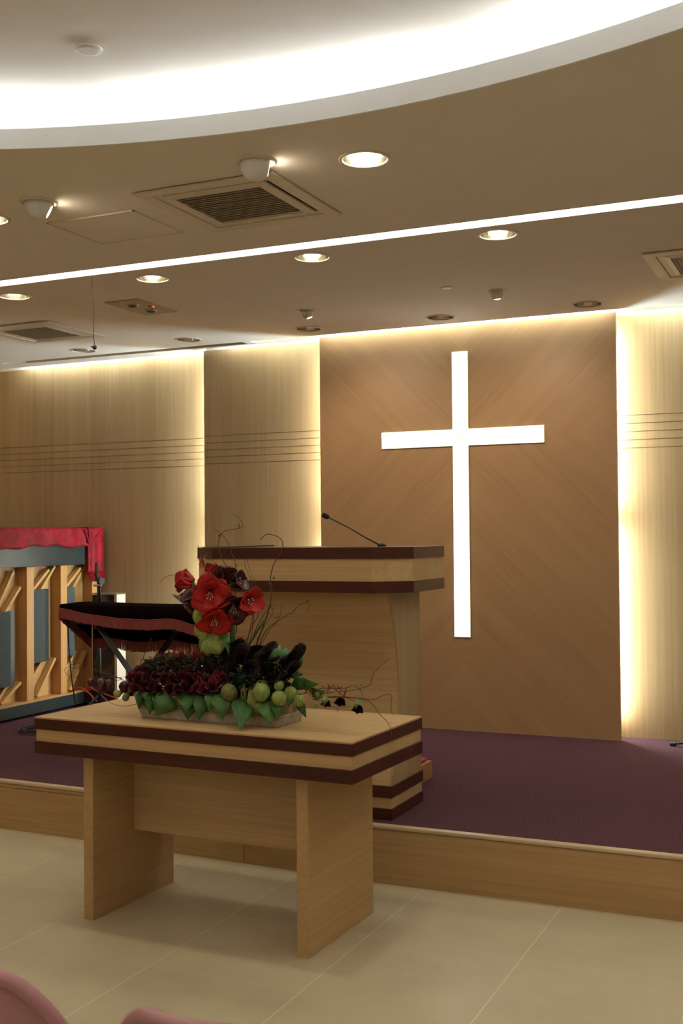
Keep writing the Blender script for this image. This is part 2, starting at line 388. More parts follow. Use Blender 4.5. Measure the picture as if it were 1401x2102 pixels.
# ------------------------------------------------------------------ wall panels, tubes behind them, cross
def grooved(bm, x0, x1, y):
    gz = [2.022 + .0505 * i for i in range(5)]; z = ZS; g = .0022
    for q in gz: box(bm, x0, x1, y, y + .018, z, q - g); z = q + g
    box(bm, x0, x1, y, y + .018, z, 2.843); box(bm, x0, x1, y + .007, y + .02, ZS, 2.84)
def wpanel(label, x0, x1, y, mat, groove=True):
    bm = bm_new()
    if groove: grooved(bm, x0, x1, y)
    else: box(bm, x0, x1, y, y + .02, ZS, 2.843)
    return tag(obj('wall_panel', bm, mat), label, 'wall panel')
wpanel('wide grooved oak panel behind the covered piano and keyboard', XL, -4.13, 7.22, M['oak'])
wpanel('narrow grooved oak panel left of the quartered panel, above the lectern', -4.275, -3.16, 7.08, M['oak'])
wpanel('tall oak panel with diagonal quartered grain carrying the lit cross', -3.29, -1.302, 6.96, M['oakd'], False)
wpanel('brightly lit grooved oak panel at the right edge', -1.56, .35, 7.10, M['oak'])
wpanel('grooved oak panel farther right, outside the photo', .2, XR, 7.22, M['oak'])
bm = bm_new()
for x in (-4.19, -3.2, -1.42): box(bm, x, x + .02, 7.0 if x > -4 else 7.1, 7.33, ZS, 2.7)
struct(obj('trim_6', bm, M['white']))

def wash(name, label, pts, r, mat, grp, cat='light tube'):
    bm = bm_new(); tube(bm, pts, r, 12); return tag(obj(name, bm, mat, smooth=False), label, cat, grp)
def line_tubes(x0, x1, y, z, ln, label, mat, grp):
    x = x0
    while x < x1 - .2:
        e = min(x + ln, x1); wash('fluorescent_tube', label, [(x + .02, y, z), (e - .02, y, z)], .013, mat, grp); x = e
G1 = 'tubes washing the panels from above'
line_tubes(XL + .25, -4.22, 7.165, 2.93, 1.2, 'fluorescent tube hidden above the panel behind the piano', M['e_top'], G1)
line_tubes(-4.1, -3.3, 7.035, 2.93, 1.2, 'fluorescent tube hidden above the narrow panel over the lectern', M['e_top'], G1)
line_tubes(-3.28, -1.31, 6.918, 2.93, 1.2, 'fluorescent tube hidden above the panel with the cross', M['e_top'], G1)
line_tubes(-1.26, .3, 7.045, 2.93, 1.2, 'fluorescent tube hidden above the right-hand grooved panel', M['e_top'], G1)
G2 = 'upright tubes behind panel edges'
for (x, y, who, em) in ((-1.362, 7.045, 'right edge of the panel with the cross', 'e_edge'), (-3.235, 7.032, 'left edge of the panel with the cross', 'e_edgel'), (-4.215, 7.16, 'left edge of the narrow grooved panel', 'e_edgel')):
    for z0, z1, q in ((.39, 1.535, 'lower'), (1.665, 2.74, 'upper')):
        wash('fluorescent_tube', q + ' upright tube hidden behind the ' + who, [(x, y, z0), (x, y, z1)], .013, M[em], G2)

# cross
def cross_mat():
    m, nt, b = node_mat('cross_acrylic_glow'); L = nt.links.new; N = nt.nodes.new
    tc = N('ShaderNodeTexCoord'); ln = N('ShaderNodeVectorMath'); ln.operation = 'LENGTH'; L(tc.outputs['Object'], ln.inputs[0])
    mr = N('ShaderNodeMapRange'); L(ln.outputs['Value'], mr.inputs[0]); mr.inputs[1].default_value = .02; mr.inputs[2].default_value = .42
    mr.inputs[3].default_value = .52; mr.inputs[4].default_value = E_CROSS
    L(mr.outputs[0], b.inputs['Emission Strength']); b.inputs['Emission Color'].default_value = (*C_CROSS, 1)
    b.inputs['Base Color'].default_value = (.8, .8, .75, 1); b.inputs['Roughness'].default_value = .3
    return m
cr = thing('cross', 'glowing white cross mounted on the quartered oak panel', 'cross', (-2.292, 6.96, 2.122))
def cross_shape(bm, e, y0, y1):
    prism_pts = [(-.051 - e, -1.276 - e), (.051 + e, -1.276 - e), (.051 + e, -.052 - e), (.543 + e, -.052 - e), (.543 + e, .052 + e), (.051 + e, .052 + e),
                 (.051 + e, .55 + e), (-.051 - e, .55 + e), (-.051 - e, .052 + e), (-.543 - e, .052 + e), (-.543 - e, -.052 - e), (-.051 - e, -.052 - e)]
    a = [bm.verts.new((x, y0, z)) for x, z in prism_pts]; b_ = [bm.verts.new((x, y1, z)) for x, z in prism_pts]; n = len(a)
    bm.faces.new(a[::-1]); bm.faces.new(b_)
    for i in range(n): bm.faces.new((a[i], a[(i + 1) % n], b_[(i + 1) % n], b_[i]))
bm = bm_new(); cross_shape(bm, 0, -.012, -.002); obj('diffuser', bm, cross_mat(), cr)
bm = bm_new(); cross_shape(bm, .003, -.009, 0); obj('frame', bm, plain('pale_yellow_metal', (.6, .55, .3), .4), cr)

# ------------------------------------------------------------------ ceiling fittings
# round cove tubes
for k in range(15):
    a0 = R(90 + 4.4 + 24 * k - 10.6); a1 = R(90 + 4.4 + 24 * k + 10.6)
    pts = [(CX + 3.305 * math.cos(a0 + (a1 - a0) * i / 10), CY + 3.305 * math.sin(a0 + (a1 - a0) * i / 10), 2.934) for i in range(11)]
    wash('cove_tube', 'curved fluorescent tube hidden in the round ceiling cove', pts, .014, M['e_cove'], 'tubes in the round cove')
# linear strip
st = thing('ceiling_light_strip', 'long white light strip running across the whole ceiling', 'ceiling light', (-1.1, 4.74, ZC))
bm = bm_new(); box(bm, -6.2, 3.95, 4.687, 4.788, 2.854, 2.862); obj('diffuser', bm, M['e_strip'], st, world=True)
bm = bm_new(); box(bm, -6.2, 3.95, 4.68, 4.795, 2.92, 2.93); box(bm, -6.2, 3.95, 4.675, 4.685, 2.916, 2.93); box(bm, -6.2, 3.95, 4.79, 4.80, 2.916, 2.93); obj('housing', bm, M['white'], st, world=True)

def downlight(label, grp, lens):
    t = thing('downlight', label, 'ceiling light', (0, 0, 0), 0, grp)
    bm = bm_new(); lathe(bm, [(.080, .002), (.080, -.004), (.088, -.006), (.095, -.003), (.095, 0.0)], seg=40); obj('trim_ring', bm, M['trimw'], t, smooth=True)
    bm = bm_new()
    rings = lathe(bm, [(.0795, 0), (.078, .03), (.070, .065), (.055, .09), (.05, .095)], seg=40); bm.faces.new(rings[-1])
    obj('reflector', bm, M['chrome_unlit'] if lens == 'off' else M['chrome'], t, smooth=True)
    if lens == 'big':
        bm = bm_new(); lathe_closed(bm, [(.060, .042), (.060, .047)], seg=32); obj('lens', bm, M['e_down'], t)
    elif lens == 'cfl':
        bm = bm_new(); lathe_closed(bm, [(.030, .026), (.038, .030), (.038, .075)], seg=24); obj('lamp', bm, M['e_cfl'], t)
    else:
        bm = bm_new(); lathe_closed(bm, [(.02, .06), (.026, .066), (.026, .094)], seg=20); obj('lamp', bm, M['steel'], t)
    return t
def place_row(row, lab, grp, lens):
    first = None
    for (x, y), l in zip(row, lab):
        if first is None: first = downlight(l, grp, lens); first.location = (x, y, ZC)
        else: dup(first, (x, y, ZC), l)
place_row(ROW1, ['round downlight at the front far left, outside the photo', 'bright round downlight cut by the left edge of the photo', 'bright round downlight in front of the strip, right of the large grille',
                 'bright downlight of the front row to the right, outside the photo', 'bright downlight of the front row far right, outside the photo'], 'bright downlights in front of the strip', 'big')
place_row(ROW2, ['lit downlight behind the strip far left, outside the photo', 'lit downlight just behind the strip at the left edge', 'lit downlight just behind the strip, right of the hanging microphone wire',
                 'lit downlight just behind the strip, above the narrow panel', 'lit downlight just behind the strip, above the cross'] + ['lit downlight behind the strip to the right, outside the photo'] * 4, 'lit downlights behind the strip', 'cfl')
place_row(ROW3, ['unlit downlight above the piano, beside the hanging microphone', 'unlit downlight over the left part of the ceiling slot', 'unlit downlight above the narrow grooved panel',
                 'unlit downlight above and left of the cross', 'unlit downlight above the right end of the quartered panel'], 'unlit downlights along the panels', 'off')

# added fill lamps, unseen, behind and above the camera
def added_lamp(label):
    t = thing('fill_lamp', label, 'ceiling light', (0, 0, 0), 0, 'added fill lamps over the seats')
    bm = bm_new(); lathe(bm, [(.130, 0), (.130, -.010), (.145, -.012), (.15, 0)], seg=40); obj('trim_ring', bm, M['trimw'], t, smooth=True)
    bm = bm_new(); lathe_closed(bm, [(.129, -.006), (.129, -.001)], seg=40); obj('lens', bm, M['e_fill'], t)
    return t
rl = None
for k in range(8):
    a_ = R(22.5 + 45 * k); p_ = (CX + 1.9 * math.cos(a_), CY + 1.9 * math.sin(a_), 3.03)
    if rl is None: rl = added_lamp('added round fill lamp in the raised ceiling over the seats, outside the photo'); rl.location = p_
    else: dup(rl, p_)
for x in (-5, -3, -1, 1, 3): dup(rl, (x, -4.6, ZC), 'added round fill lamp at the back of the seating area, outside the photo')

def eyeball(label, x, y, r, aim, beam=None):
    t = thing('eyeball_spotlight', label, 'spotlight', (x, y, ZC), 0, 'adjustable eyeball spotlights')
    bm = bm_new(); lathe(bm, [(r * .78, .0), (r * .80, -.006), (r * .92, -.008), (r, -.003), (r, 0)], seg=36); obj('trim_ring', bm, M['trimw'], t, smooth=True)
    ax = Vector(aim).normalized(); q = Vector((0, 0, 1)).rotation_difference(ax).to_matrix()
    bm = bm_new(); br = r * .74; prof = [(br * math.sin(a), br * math.cos(a)) for a in [PI - i * PI * .84 / 14 for i in range(15)]][1:]
    lathe(bm, [(.001, -br)] + prof, (0, 0, -.016), 28, q); obj('ball', bm, M['white'], t, smooth=True)
    if beam:
        ld = bpy.data.lights.new('spot_beam', 'SPOT'); ld.energy = beam[1]; ld.spot_size = R(beam[2]); ld.spot_blend = .9; ld.shadow_soft_size = .03; ld.color = (1, .83, .62)
        lo = bpy.data.objects.new('spot_beam', ld); COL.objects.link(lo); lo.parent = t; lo.location = (0, 0, -.075)
        lo.rotation_euler = (Vector(beam[0]) - Vector((x, y, ZC - .075))).to_track_quat('-Z', 'Y').to_euler()
    zc = br * math.cos(PI * .16) - .004; rr = br * math.sin(PI * .16) * .93
    bm = bm_new(); lathe_closed(bm, [(rr, zc - .004), (rr, zc)], (0, 0, -.016), 24, q); obj('lamp', bm, M['e_spot'], t)
    return t
eyeball('large eyeball spotlight glowing beside the corner of the large grille', -1.945, 3.588, .076, (.85, .5, -.2))
eyeball('large eyeball spotlight left of the ceiling hatch', -2.968, 3.645, .076, (.7, .55, -.45))
eyeball('small eyeball spotlight above the cross', -1.787, 6.087, .048, (.1, .1, -1), ((-1.75, 6.96, 1.60), 16, 110))
eyeball('small eyeball spotlight above the narrow panel', -2.964, 6.108, .048, (.3, .15, -.9), ((-2.75, 6.96, 1.50), 19, 110))

def vent(label, x, y, r, along='X', gap=True):
    t = thing('ceiling_grille', label, 'air vent', (x, y, ZC), 0)
    def ring(bm, a, b, z0, z1):   # square ring from half size a (outer) to b (inner)
        o_ = [(-a, -a), (a, -a), (a, a), (-a, a)]; i_ = [(-b, -b), (b, -b), (b, b), (-b, b)]
        vo0 = [bm.verts.new((p, q, z0)) for p, q in o_]; vi0 = [bm.verts.new((p, q, z1)) for p, q in i_]
        vo1 = [bm.verts.new((p, q, z0 + .008)) for p, q in o_]; vi1 = [bm.verts.new((p, q, z1 + .008)) for p, q in i_]
        for k in range(4):
            j = (k + 1) % 4
            bm.faces.new((vo0[k], vo0[j], vi0[j], vi0[k])); bm.faces.new((vo1[k], vi1[k], vi1[j], vo1[j]))
            bm.faces.new((vo0[k], vo1[k], vo1[j], vo0[j])); bm.faces.new((vi0[k], vi0[j], vi1[j], vi1[k]))
    bm = bm_new(); ring(bm, r, r - .055, -.012, -.012); ring(bm, r - .055, r - .062, -.012, .02); obj('frame', bm, M['trimw'], t)
    bm = bm_new(); ring(bm, r - .085, r - .118, -.006, -.014); obj('inner_frame', bm, M['trimw'], t)
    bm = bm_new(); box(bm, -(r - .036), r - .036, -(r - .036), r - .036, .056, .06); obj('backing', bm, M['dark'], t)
    bm = bm_new(); box(bm, -(r - .06), r - .06, -(r - .085), -(r - .082), -.006, .03); box(bm, -(r - .06), r - .06, r - .085, r - .06, -.008, 0.0) if not gap else None
    if gap: box(bm, -(r - .06), -(r - .088), -(r - .062), r - .06, -.007, 0.0); box(bm, -(r - .088), r - .06, r - .088, r - .06, -.007, 0)
    obj('filler', bm, M['trimw'], t)
    n = 17; h = r - .118
    for i in range(n):
        c = -h + 2 * h * (i + .5) / n; bm = bm_new(); wv = h / n * .62
        vsx = [(-h, c - wv, -.012), (h, c - wv, -.012), (h, c + wv, .004), (-h, c + wv, .004)]
        if along == 'Y': vsx = [(b_, a, z) for a, b_, z in vsx]
        f = bm.faces.new([bm.verts.new(v) for v in vsx]); obj('slat', bm, M['grille'], t, solid=.0015)
    return t
vent('large square slatted ceiling grille in front of the strip', *VENTS[0])
vent('square ceiling grille cut by the right edge of the photo', *VENTS[1], along='Y')
vent('square ceiling grille above the piano at the left', *VENTS[2])

# hatch
t = thing('ceiling_hatch', 'flush square ceiling hatch left of the large grille', 'hatch', (-2.91, 4.095, ZC))
bm = bm_new()
for a, b_, c, d in ((-.222, .222, -.192, -.186), (-.222, .222, .186, .192), (-.222, -.216, -.192, .192), (.216, .222, -.192, .192)): box(bm, a, b_, c, d, -.006, 0)
obj('frame', bm, M['trimw'], t)
bm = bm_new(); box(bm, -.212, .212, -.182, .182, -.003, 0); obj('door', bm, M['ceil'], t)
bm = bm_new(); box(bm, -.012, .012, -.18, -.165, -.007, -.003); obj('latch', bm, M['trimw'], t)
# emergency fitting
t = thing('emergency_light', 'flat grey twin-lamp emergency plate with a red indicator', 'emergency light', (-3.785, 5.575, ZC))
bm = bm_new(); box(bm, -.115, .115, -.205, .205, -.006, 0); obj('plate', bm, plain('grey_plate', (.45, .40, .33), .4), t)
for q in ((-.005, -.085), (.0, .095)):
    bm = bm_new(); lathe_closed(bm, [(.028, -.012), (.036, -.010), (.040, -.006)], (q[0], q[1], 0), 28); h_ = obj('lamp_bezel', bm, M['steel'], t, smooth=False)
    bm = bm_new(); lathe_closed(bm, [(.02, -.016), (.026, -.0125)], (q[0], q[1], 0), 20); obj('lamp', bm, M['blackp'], h_)
bm = bm_new(); lathe_closed(bm, [(.005, -.013), (.007, -.006)], (.085, -.005, 0), 14); obj('indicator', bm, M['e_red'], t)
bm = bm_new(); lathe_closed(bm, [(.008, -.009), (.01, -.006)], (.068, -.02, 0), 14); obj('switch', bm, M['blackp'], t)
# small discs
bm = bm_new(); lathe_closed(bm, [(.026, -.006), (.031, -.003), (.031, 0)], (-2.009, 5.88, ZC), 28); tag(obj('sprinkler_cover', bm, M['trimw'], smooth=False), 'small flat ceiling disc between the cross and the strip', 'sprinkler cover')
t = thing('smoke_detector', 'round white disc on the raised ceiling inside the cove', 'smoke detector', (at(181, 98, 2.886).x, 2.886, 3.03))
bm = bm_new(); lathe_closed(bm, [(.03, -.014), (.042, -.011), (.045, 0)], seg=32); obj('cover', bm, M['white'], t, smooth=False)
bm = bm_new(); lathe_closed(bm, [(.05, -.003), (.05, 0)], seg=32); obj('base_ring', bm, M['trimw'], t)
# hanging microphone
t = thing('hanging_microphone', 'small black microphone hanging on a thin wire from the ceiling', 'microphone', (-3.6, 4.845, ZC))
pts = [at(px, py, 4.845) for px, py in ((189, 572), (188, 590), (190, 612), (192, 640), (191, 670), (193, 700), (194, 708))]
pts[0].z = ZC
bm = bm_new(); tube(bm, pts, .0016, 6); obj('wire', bm, M['black'], t, world=True)
bm = bm_new(); p = at(194, 713, 4.845); ball(bm, p, (.0115, .0115, .013), 14, 8); tube(bm, [p, p + Vector((-.022, 0, .006))], .004, 8); obj('capsule', bm, M['blackp'], t, smooth=True, world=True)

# ------------------------------------------------------------------ communion table
tb = thing('communion_table', 'oak communion table with mahogany edge bands in front of the stage', 'table', (-2.276, 3.93, 0), R(-2.2))
W2, D2 = .705, .315
def slab(bm, e, z0, z1): box(bm, -W2 + e, W2 - e, -D2 + e, D2 - e, z0, z1)
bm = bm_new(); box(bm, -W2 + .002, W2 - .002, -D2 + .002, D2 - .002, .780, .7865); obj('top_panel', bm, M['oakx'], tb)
for z0, z1 in ((.738, .7795), (.642, .690)):
    bm = bm_new(); slab(bm, 0, z0, z1); obj('edge_band', bm, M['mah'], tb, bevel=.0015, label='dark mahogany edge band')
bm = bm_new(); slab(bm, .006, .6905, .7375); obj('apron', bm, M['oakx'], tb)
bm = bm_new(); box(bm, -W2 + .0, W2 - .0, -D2 + .0, D2 - .0, .7796, .7806); obj('edge_line', bm, plain('red_edge_varnish', (.20, .03, .015), .3), tb)
for s in (-1, 1):
    x = s * .478
    bm = bm_new(); box(bm, x - .0235, x + .0235, -.263, .283, 0, .642); obj('leg', bm, M['oaky'] if s > 0 else M['oaky'], tb, bevel=.002)
bm = bm_new(); box(bm, -.454, .454, .0, .022, .293, .642); obj('modesty_panel', bm, M['oakx'], tb)

# ------------------------------------------------------------------ lectern
lec = thing('lectern', 'oak pulpit lectern with mahogany bands standing on the stage', 'lectern', (-2.31, 4.85, ZS))
LX0, LX1 = -2.873, -1.768
def ltop(e): return [(LX0 + e, 5.10), (LX0 + e, 4.69 + e * .5), (LX0 + .15 + e, 4.575 + e), (LX1 - .15 - e, 4.575 + e), (LX1 - e, 4.69 + e * .5), (LX1 - e, 5.10)]
for z0, z1 in ((1.396, 1.447), (1.246, 1.297)):
    bm = bm_new(); prism(bm, ltop(0), z0, z1); obj('edge_band', bm, M['mah'], lec, world=True, bevel=.0015, label='dark mahogany band')
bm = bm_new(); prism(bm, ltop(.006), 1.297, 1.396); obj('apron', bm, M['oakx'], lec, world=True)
bm = bm_new()
v = [bm.verts.new(p) for p in ((-2.86, 4.70, 1.448), (-2.66, 4.62, 1.4485), (-2.62, 5.0, 1.45), (-2.84, 5.0, 1.45), (-2.86, 4.70, 1.4505), (-2.66, 4.62, 1.4515), (-2.62, 5.0, 1.456), (-2.84, 5.0, 1.454))]
for f in ((0, 3, 2, 1), (4, 5, 6, 7), (0, 1, 5, 4), (1, 2, 6, 5), (2, 3, 7, 6), (3, 0, 4, 7)): bm.faces.new([v[i] for i in f])
tag(obj('folder', bm, M['mah'].copy()), 'thin dark red folder lying on the left end of the lectern', 'folder')
# body: front swept back in a shallow curve
prof = [(4.664, .395), (4.676, .43), (4.692, .469), (4.725, .55), (4.755, .63), (4.771, .70), (4.775, .795), (4.771, .883), (4.756, .972), (4.733, 1.061), (4.70, 1.15), (4.664, 1.246)]
BX0, BX1 = -2.765, -1.872
bm = bm_new()
def side(x): return [bm.verts.new((x, y, z)) for y, z in prof]
a, b_ = side(BX0 + .012), side(BX1 - .012)
c, d = [bm.verts.new((BX0 + .012, y + .012, z)) for y, z in prof], [bm.verts.new((BX1 - .012, y + .012, z)) for y, z in prof]
n = len(prof)
for i in range(n - 1):
    bm.faces.new((a[i], b_[i], b_[i + 1], a[i + 1])); bm.faces.new((c[i], c[i + 1], d[i + 1], d[i]))
for i in (0, n - 1): bm.faces.new((a[i], b_[i], d[i], c[i]))
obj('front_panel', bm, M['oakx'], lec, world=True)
for x0, x1 in ((BX0, BX0 + .0118), (BX1 - .0118, BX1)):
    bm = bm_new()
    pr = prof + [(5.04, 1.246), (5.04, .395)]
    q0 = [bm.verts.new((x0, y, z)) for y, z in pr]; q1 = [bm.verts.new((x1, y, z)) for y, z in pr]; k = len(pr)
    bm.faces.new(q0); bm.faces.new(q1[::-1])
    for i in range(k): bm.faces.new((q0[i], q0[(i + 1) % k], q1[(i + 1) % k], q1[i]))
    obj('side_panel', bm, M['oak'], lec, world=True)
def lbase(e): return [(BX0 - .008 + e, 5.05 - e), (BX0 - .008 + e, 4.652 + e), (BX1 + .006 - e, 4.652 + e), (BX1 + .006 - e, 5.05 - e)]
for z0, z1 in ((.344, .395), (ZS, .297)):
    bm = bm_new(); prism(bm, lbase(0), z0, z1); obj('plinth_band', bm, M['mah'], lec, world=True, bevel=.001, label='dark mahogany plinth band')
bm = bm_new(); prism(bm, lbase(.005), .297, .344); obj('plinth', bm, M['oakx'], lec, world=True)
# lectern microphone
t = thing('gooseneck_microphone', 'black gooseneck microphone rising from the lectern top', 'microphone', (-1.97, 4.85, 1.447))
hd, bs = at(669, 1060, 4.78), Vector((-1.985, 4.85, 1.449))
bm = bm_new(); tube(bm, [bs, bs.lerp(hd, .3), bs.lerp(hd, .6) + Vector((0, 0, .004)), hd], [.0038, .0034, .003, .003], 8); obj('gooseneck', bm, M['black'], t, smooth=True, world=True)
dd = (hd - bs).normalized()
bm = bm_new(); tube(bm, [hd - dd * .014, hd - dd * .010, hd - dd * .002, hd + dd * .016, hd + dd * .02], [.006, .0105, .0125, .0115, .006], 14); obj('windscreen', bm, plain('black_foam', (.012, .012, .013), .95, bump=.4), t, smooth=True, world=True)
bm = bm_new(); lathe_closed(bm, [(.02, 0), (.02, .008), (.012, .014)], bs - Vector((0, 0, .002)), 20); obj('base', bm, M['black'], t, world=True)

# small stool behind the lectern
t = thing('footstool', 'low orange-wood footstool with a pink floral top behind the lectern', 'stool', (-2.2, 5.45, ZS))
bm = bm_new(); box(bm, -2.34, -2.005, 5.30, 5.56, ZS, .335); obj('base', bm, M['orangewood'], t, world=True, bevel=.002)
bm = bm_new(); box(bm, -2.335, -2.022, 5.305, 5.545, .3355, .352); obj('cushion', bm, M['cushion'], t, world=True, bevel=.006)

# ------------------------------------------------------------------ flower arrangement
FL = thing('flower_arrangement', 'red and green flower arrangement in a stone trough on the communion table', 'flower arrangement', (-2.27, 3.87, .7865))
PL = R(-2.2)
pc = Vector((-2.272, 3.872, .7865))
def pbox(bm, w0, d0, w1, d1, z0, z1):
    Mz = Matrix.Rotation(PL, 3, 'Z')
    lo = [bm.verts.new(pc + Mz @ Vector((sx * w0, sy * d0, z0))) for sx, sy in ((-1, -1), (1, -1), (1, 1), (-1, 1))]
    hi = [bm.verts.new(pc + Mz @ Vector((sx * w1, sy * d1, z1))) for sx, sy in ((-1, -1), (1, -1), (1, 1), (-1, 1))]
    bm.faces.new(lo[::-1]); bm.faces.new(hi)
    for i in range(4): bm.faces.new((lo[i], lo[(i + 1) % 4], hi[(i + 1) % 4], hi[i]))
bm = bm_new(); pbox(bm, .308, .094, .318, .100, 0, .034); pbox(bm, .321, .103, .321, .103, .034, .040); pt = obj('trough', bm, M['stone'], FL, world=True, bevel=.003)
bm = bm_new(); pbox(bm, .312, .094, .318, .098, .040, .085); pbox(bm, .324, .104, .324, .104, .085, .094)
Mz = Matrix.Rotation(PL, 3, 'Z')
for i in range(9):
    for r_ in (.019, .012, .005):
        cxx = -.28 + .07 * i; pts = [pc + Mz @ Vector((cxx + r_ * 1.3 * math.cos(a_ * PI / 6), -.0975, .063 + r_ * math.sin(a_ * PI / 6))) for a_ in range(13)]
        tube(bm, pts, .0018, 6, cap=False)
for i in range(2):
    for r_ in (.019, .012, .005):
        cyy = -.045 + .085 * i; pts = [pc + Mz @ Vector((.3165, cyy + r_ * 1.5 * math.cos(a_ * PI / 6), .063 + r_ * math.sin(a_ * PI / 6))) for a_ in range(13)]
        tube(bm, pts, .0018, 6, cap=False)
bmesh.ops.translate(bm, verts=bm.verts, vec=-FL.location); obj('carved_band', bm, M['stoneb'], pt, label='carved scroll band of the stone trough')

def petal(bm, Q, c, az, L, W, t0, t1, cup=.25, r0=.004, nt=8, ns=5, ruf=0, tip=.9, sq=1.0):
    prof_ = []; r_, z_ = r0, 0
    for i in range(nt + 1):
        prof_.append((r_, z_)); th = t0 + (t1 - t0) * (i / nt); r_ += math.sin(th) * L / nt; z_ += math.cos(th) * L / nt
    def fn(u, v):
        i = min(int(u * nt + .5), nt); th = t0 + (t1 - t0) * u; s = 2 * v - 1
        wdt = W * (math.sin(PI * min(1, (.10 + .90 * u)) ** tip) ** sq + .03)
        rr, zz = prof_[i]; off_ = cup * wdt * s * s + ruf * math.sin(u * 9 + s * 4) * wdt
        x = rr - math.cos(th) * off_; z = zz + math.sin(th) * off_; y = wdt * s
        p = Vector((x * math.cos(az) - y * math.sin(az), x * math.sin(az) + y * math.cos(az), z))
        return c + Q @ p
    grid(bm, fn, nt, ns)
def rotq(d): return Vector((0, 0, 1)).rotation_difference(Vector(d).normalized()).to_matrix()
def wpart(name, bm, mat, **k): return obj(name, bm, mat, FL, world=True, **k)
def child(name, bm, mat, par, **k):
    o_ = obj(name, bm, mat, None, **k)
    for v_ in o_.data.vertices: v_.co -= FL.location
    o_.parent = par; return o_
TOC = (CAM - Vector((-2.35, 3.85, 1.25))).normalized()
def amaryllis(px, py, Y, d, size, mat, spread=1.0, st=True, seed=0):
    c = at(px, py, Y); Q = rotq(d); r2 = random.Random(seed); bm = bm_new(); off0 = r2.random() * 2
    size *= 1.08; c = c - Q @ Vector((0, 0, size * .45))
    for k in range(6):
        inner = k % 2
        petal(bm, Q, c, off0 + k * PI / 3 + r2.uniform(-.1, .1), size * (1.38 if not inner else 1.25), size * (.60 if not inner else .50), R(12), R(112) * spread * r2.uniform(.88, 1.05), cup=.30, ruf=.08, nt=10, ns=7, tip=.95, sq=.62)
    o_ = wpart('amaryllis_flower', bm, M[mat], smooth=True, solid=.0009, label='bright red open flower' if mat == 'red' else 'dark maroon flower')
    if st:
        bm = bm_new(); bm2 = bm_new()
        for k in range(6):
            a_ = k * 1.05 + off0; e = Vector((.012 * math.cos(a_), .012 * math.sin(a_) - .008, size * .75 + .004 * (k % 3)))
            tube(bm, [c, c + Q @ (e * .5), c + Q @ e], .0008, 5); ball(bm2, c + Q @ e, (.0026, .0026, .0026), 6, 4)
        child('stamens', bm, M['anther'], o_); child('anthers', bm2, M['anther'], o_)
    bm = bm_new(); e = c - Q @ Vector((0, 0, .02)); tube(bm, [c + Q @ Vector((0, 0, .004)), e, Vector((-2.30, 3.90, e.z - .04))], [.008, .005, .004], 8); child('flower_stalk', bm, M['stem'], o_)
amaryllis(432, 1217, 3.78, (.50, -.83, -.18), .076, 'red', 1.0, seed=1)
amaryllis(441, 1268, 3.79, (.42, -.62, -.62), .070, 'red', .92, seed=2)
amaryllis(512, 1232, 3.83, (.88, -.45, -.05), .056, 'red', .85, seed=3)
amaryllis(393, 1226, 3.88, (-.62, -.35, -.65), .070, 'maroon', .62, st=False, seed=4)
amaryllis(385, 1195, 3.93, (-.75, .1, .25), .055, 'red', .7, st=False, seed=9)
amaryllis(480, 1244, 3.84, (.45, -.75, -.42), .066, 'maroon', .85, seed=5)
amaryllis(458, 1188, 3.93, (.25, .15, .95), .070, 'maroon', .50, st=False, seed=6)
amaryllis(486, 1196, 3.9, (.8, -.1, .3), .048, 'maroon', .7, st=True, seed=7)
amaryllis(436, 1180, 3.95, (-.1, .3, .9), .050, 'red', .5, st=False, seed=8)
# stems
def stem(pxs, Y, r, mat='stem', name='stem', lab=None):
    bm = bm_new(); pts = [at(x, y, Y) for x, y in pxs]; tube(bm, pts, r, 8); return wpart(name, bm, M[mat], smooth=True, label=lab)
stem([(476, 1262), (477, 1300), (478, 1345)], 3.87, .0115); stem([(458, 1285), (463, 1315), (466, 1345)], 3.86, .0075)
stem([(450, 1290), (452, 1330), (456, 1390)], 3.9, .006); stem([(441, 1300), (446, 1340), (452, 1390)], 3.84, .005)
stem([(543, 1273), (528, 1295), (512, 1322), (505, 1345)], 3.93, .005)
# green pods: papery, ribbed
def pod(px, py, rx, rz, Y, mat='pod', n=9, tilt=0, seed=0):
    c = at(px, py, Y); s = c.y / AF.y / FPX * 1.0; s = (c - CAM).dot(AF) / FPX
    r2 = random.Random(seed); ph0 = r2.random() * 6; bm = bm_new()
    Q = Matrix.Rotation(tilt, 3, 'Y') @ Matrix.Rotation(r2.uniform(-.4, .4), 3, 'X')
    f = lambda th, ph: 1 + .055 * math.cos(n * ph + ph0 + 1.2 * math.sin(th * 2)) * math.sin(th) ** .5 - .10 * max(0, math.cos(th)) ** 8
    ball(bm, c, (rx * s, rx * s * .95, rz * s), 36, 16, Q, f); return wpart('green_pod', bm, M[mat], smooth=True)
pod(418, 1264, 22, 25, 3.84, 'pod', 5, .3, 1)
for i, a_ in enumerate(((470, 1421, 18, 17, 3.76, 'podo', 7, .8), (536, 1421, 17.5, 20, 3.745, 'pod', 8, .2), (540, 1408, 16, 12, 3.79, 'pod', 7, .3), (519, 1438, 12, 24, 3.755, 'pod', 6, .15), (532, 1452, 13, 13, 3.75, 'podo', 6, .3),
        (572, 1407, 10, 12, 3.78, 'pod', 8, 0), (573, 1433, 16, 15.5, 3.75, 'pod', 10, .2), (597, 1424, 13, 16, 3.78, 'pod', 8, -.2), (613, 1438, 10.5, 13, 3.77, 'pod', 9, 0), (648, 1447, 6.5, 6.5, 3.80, 'pod', 8, 0), (652, 1427, 7.5, 8, 3.82, 'podo', 8, 0),
        (241, 1424, 8.5, 8, 3.80, 'pod', 8, .4), (258, 1431, 7.5, 8.5, 3.79, 'podo', 8, .2))):
    pod(*a_, seed=10 + i)
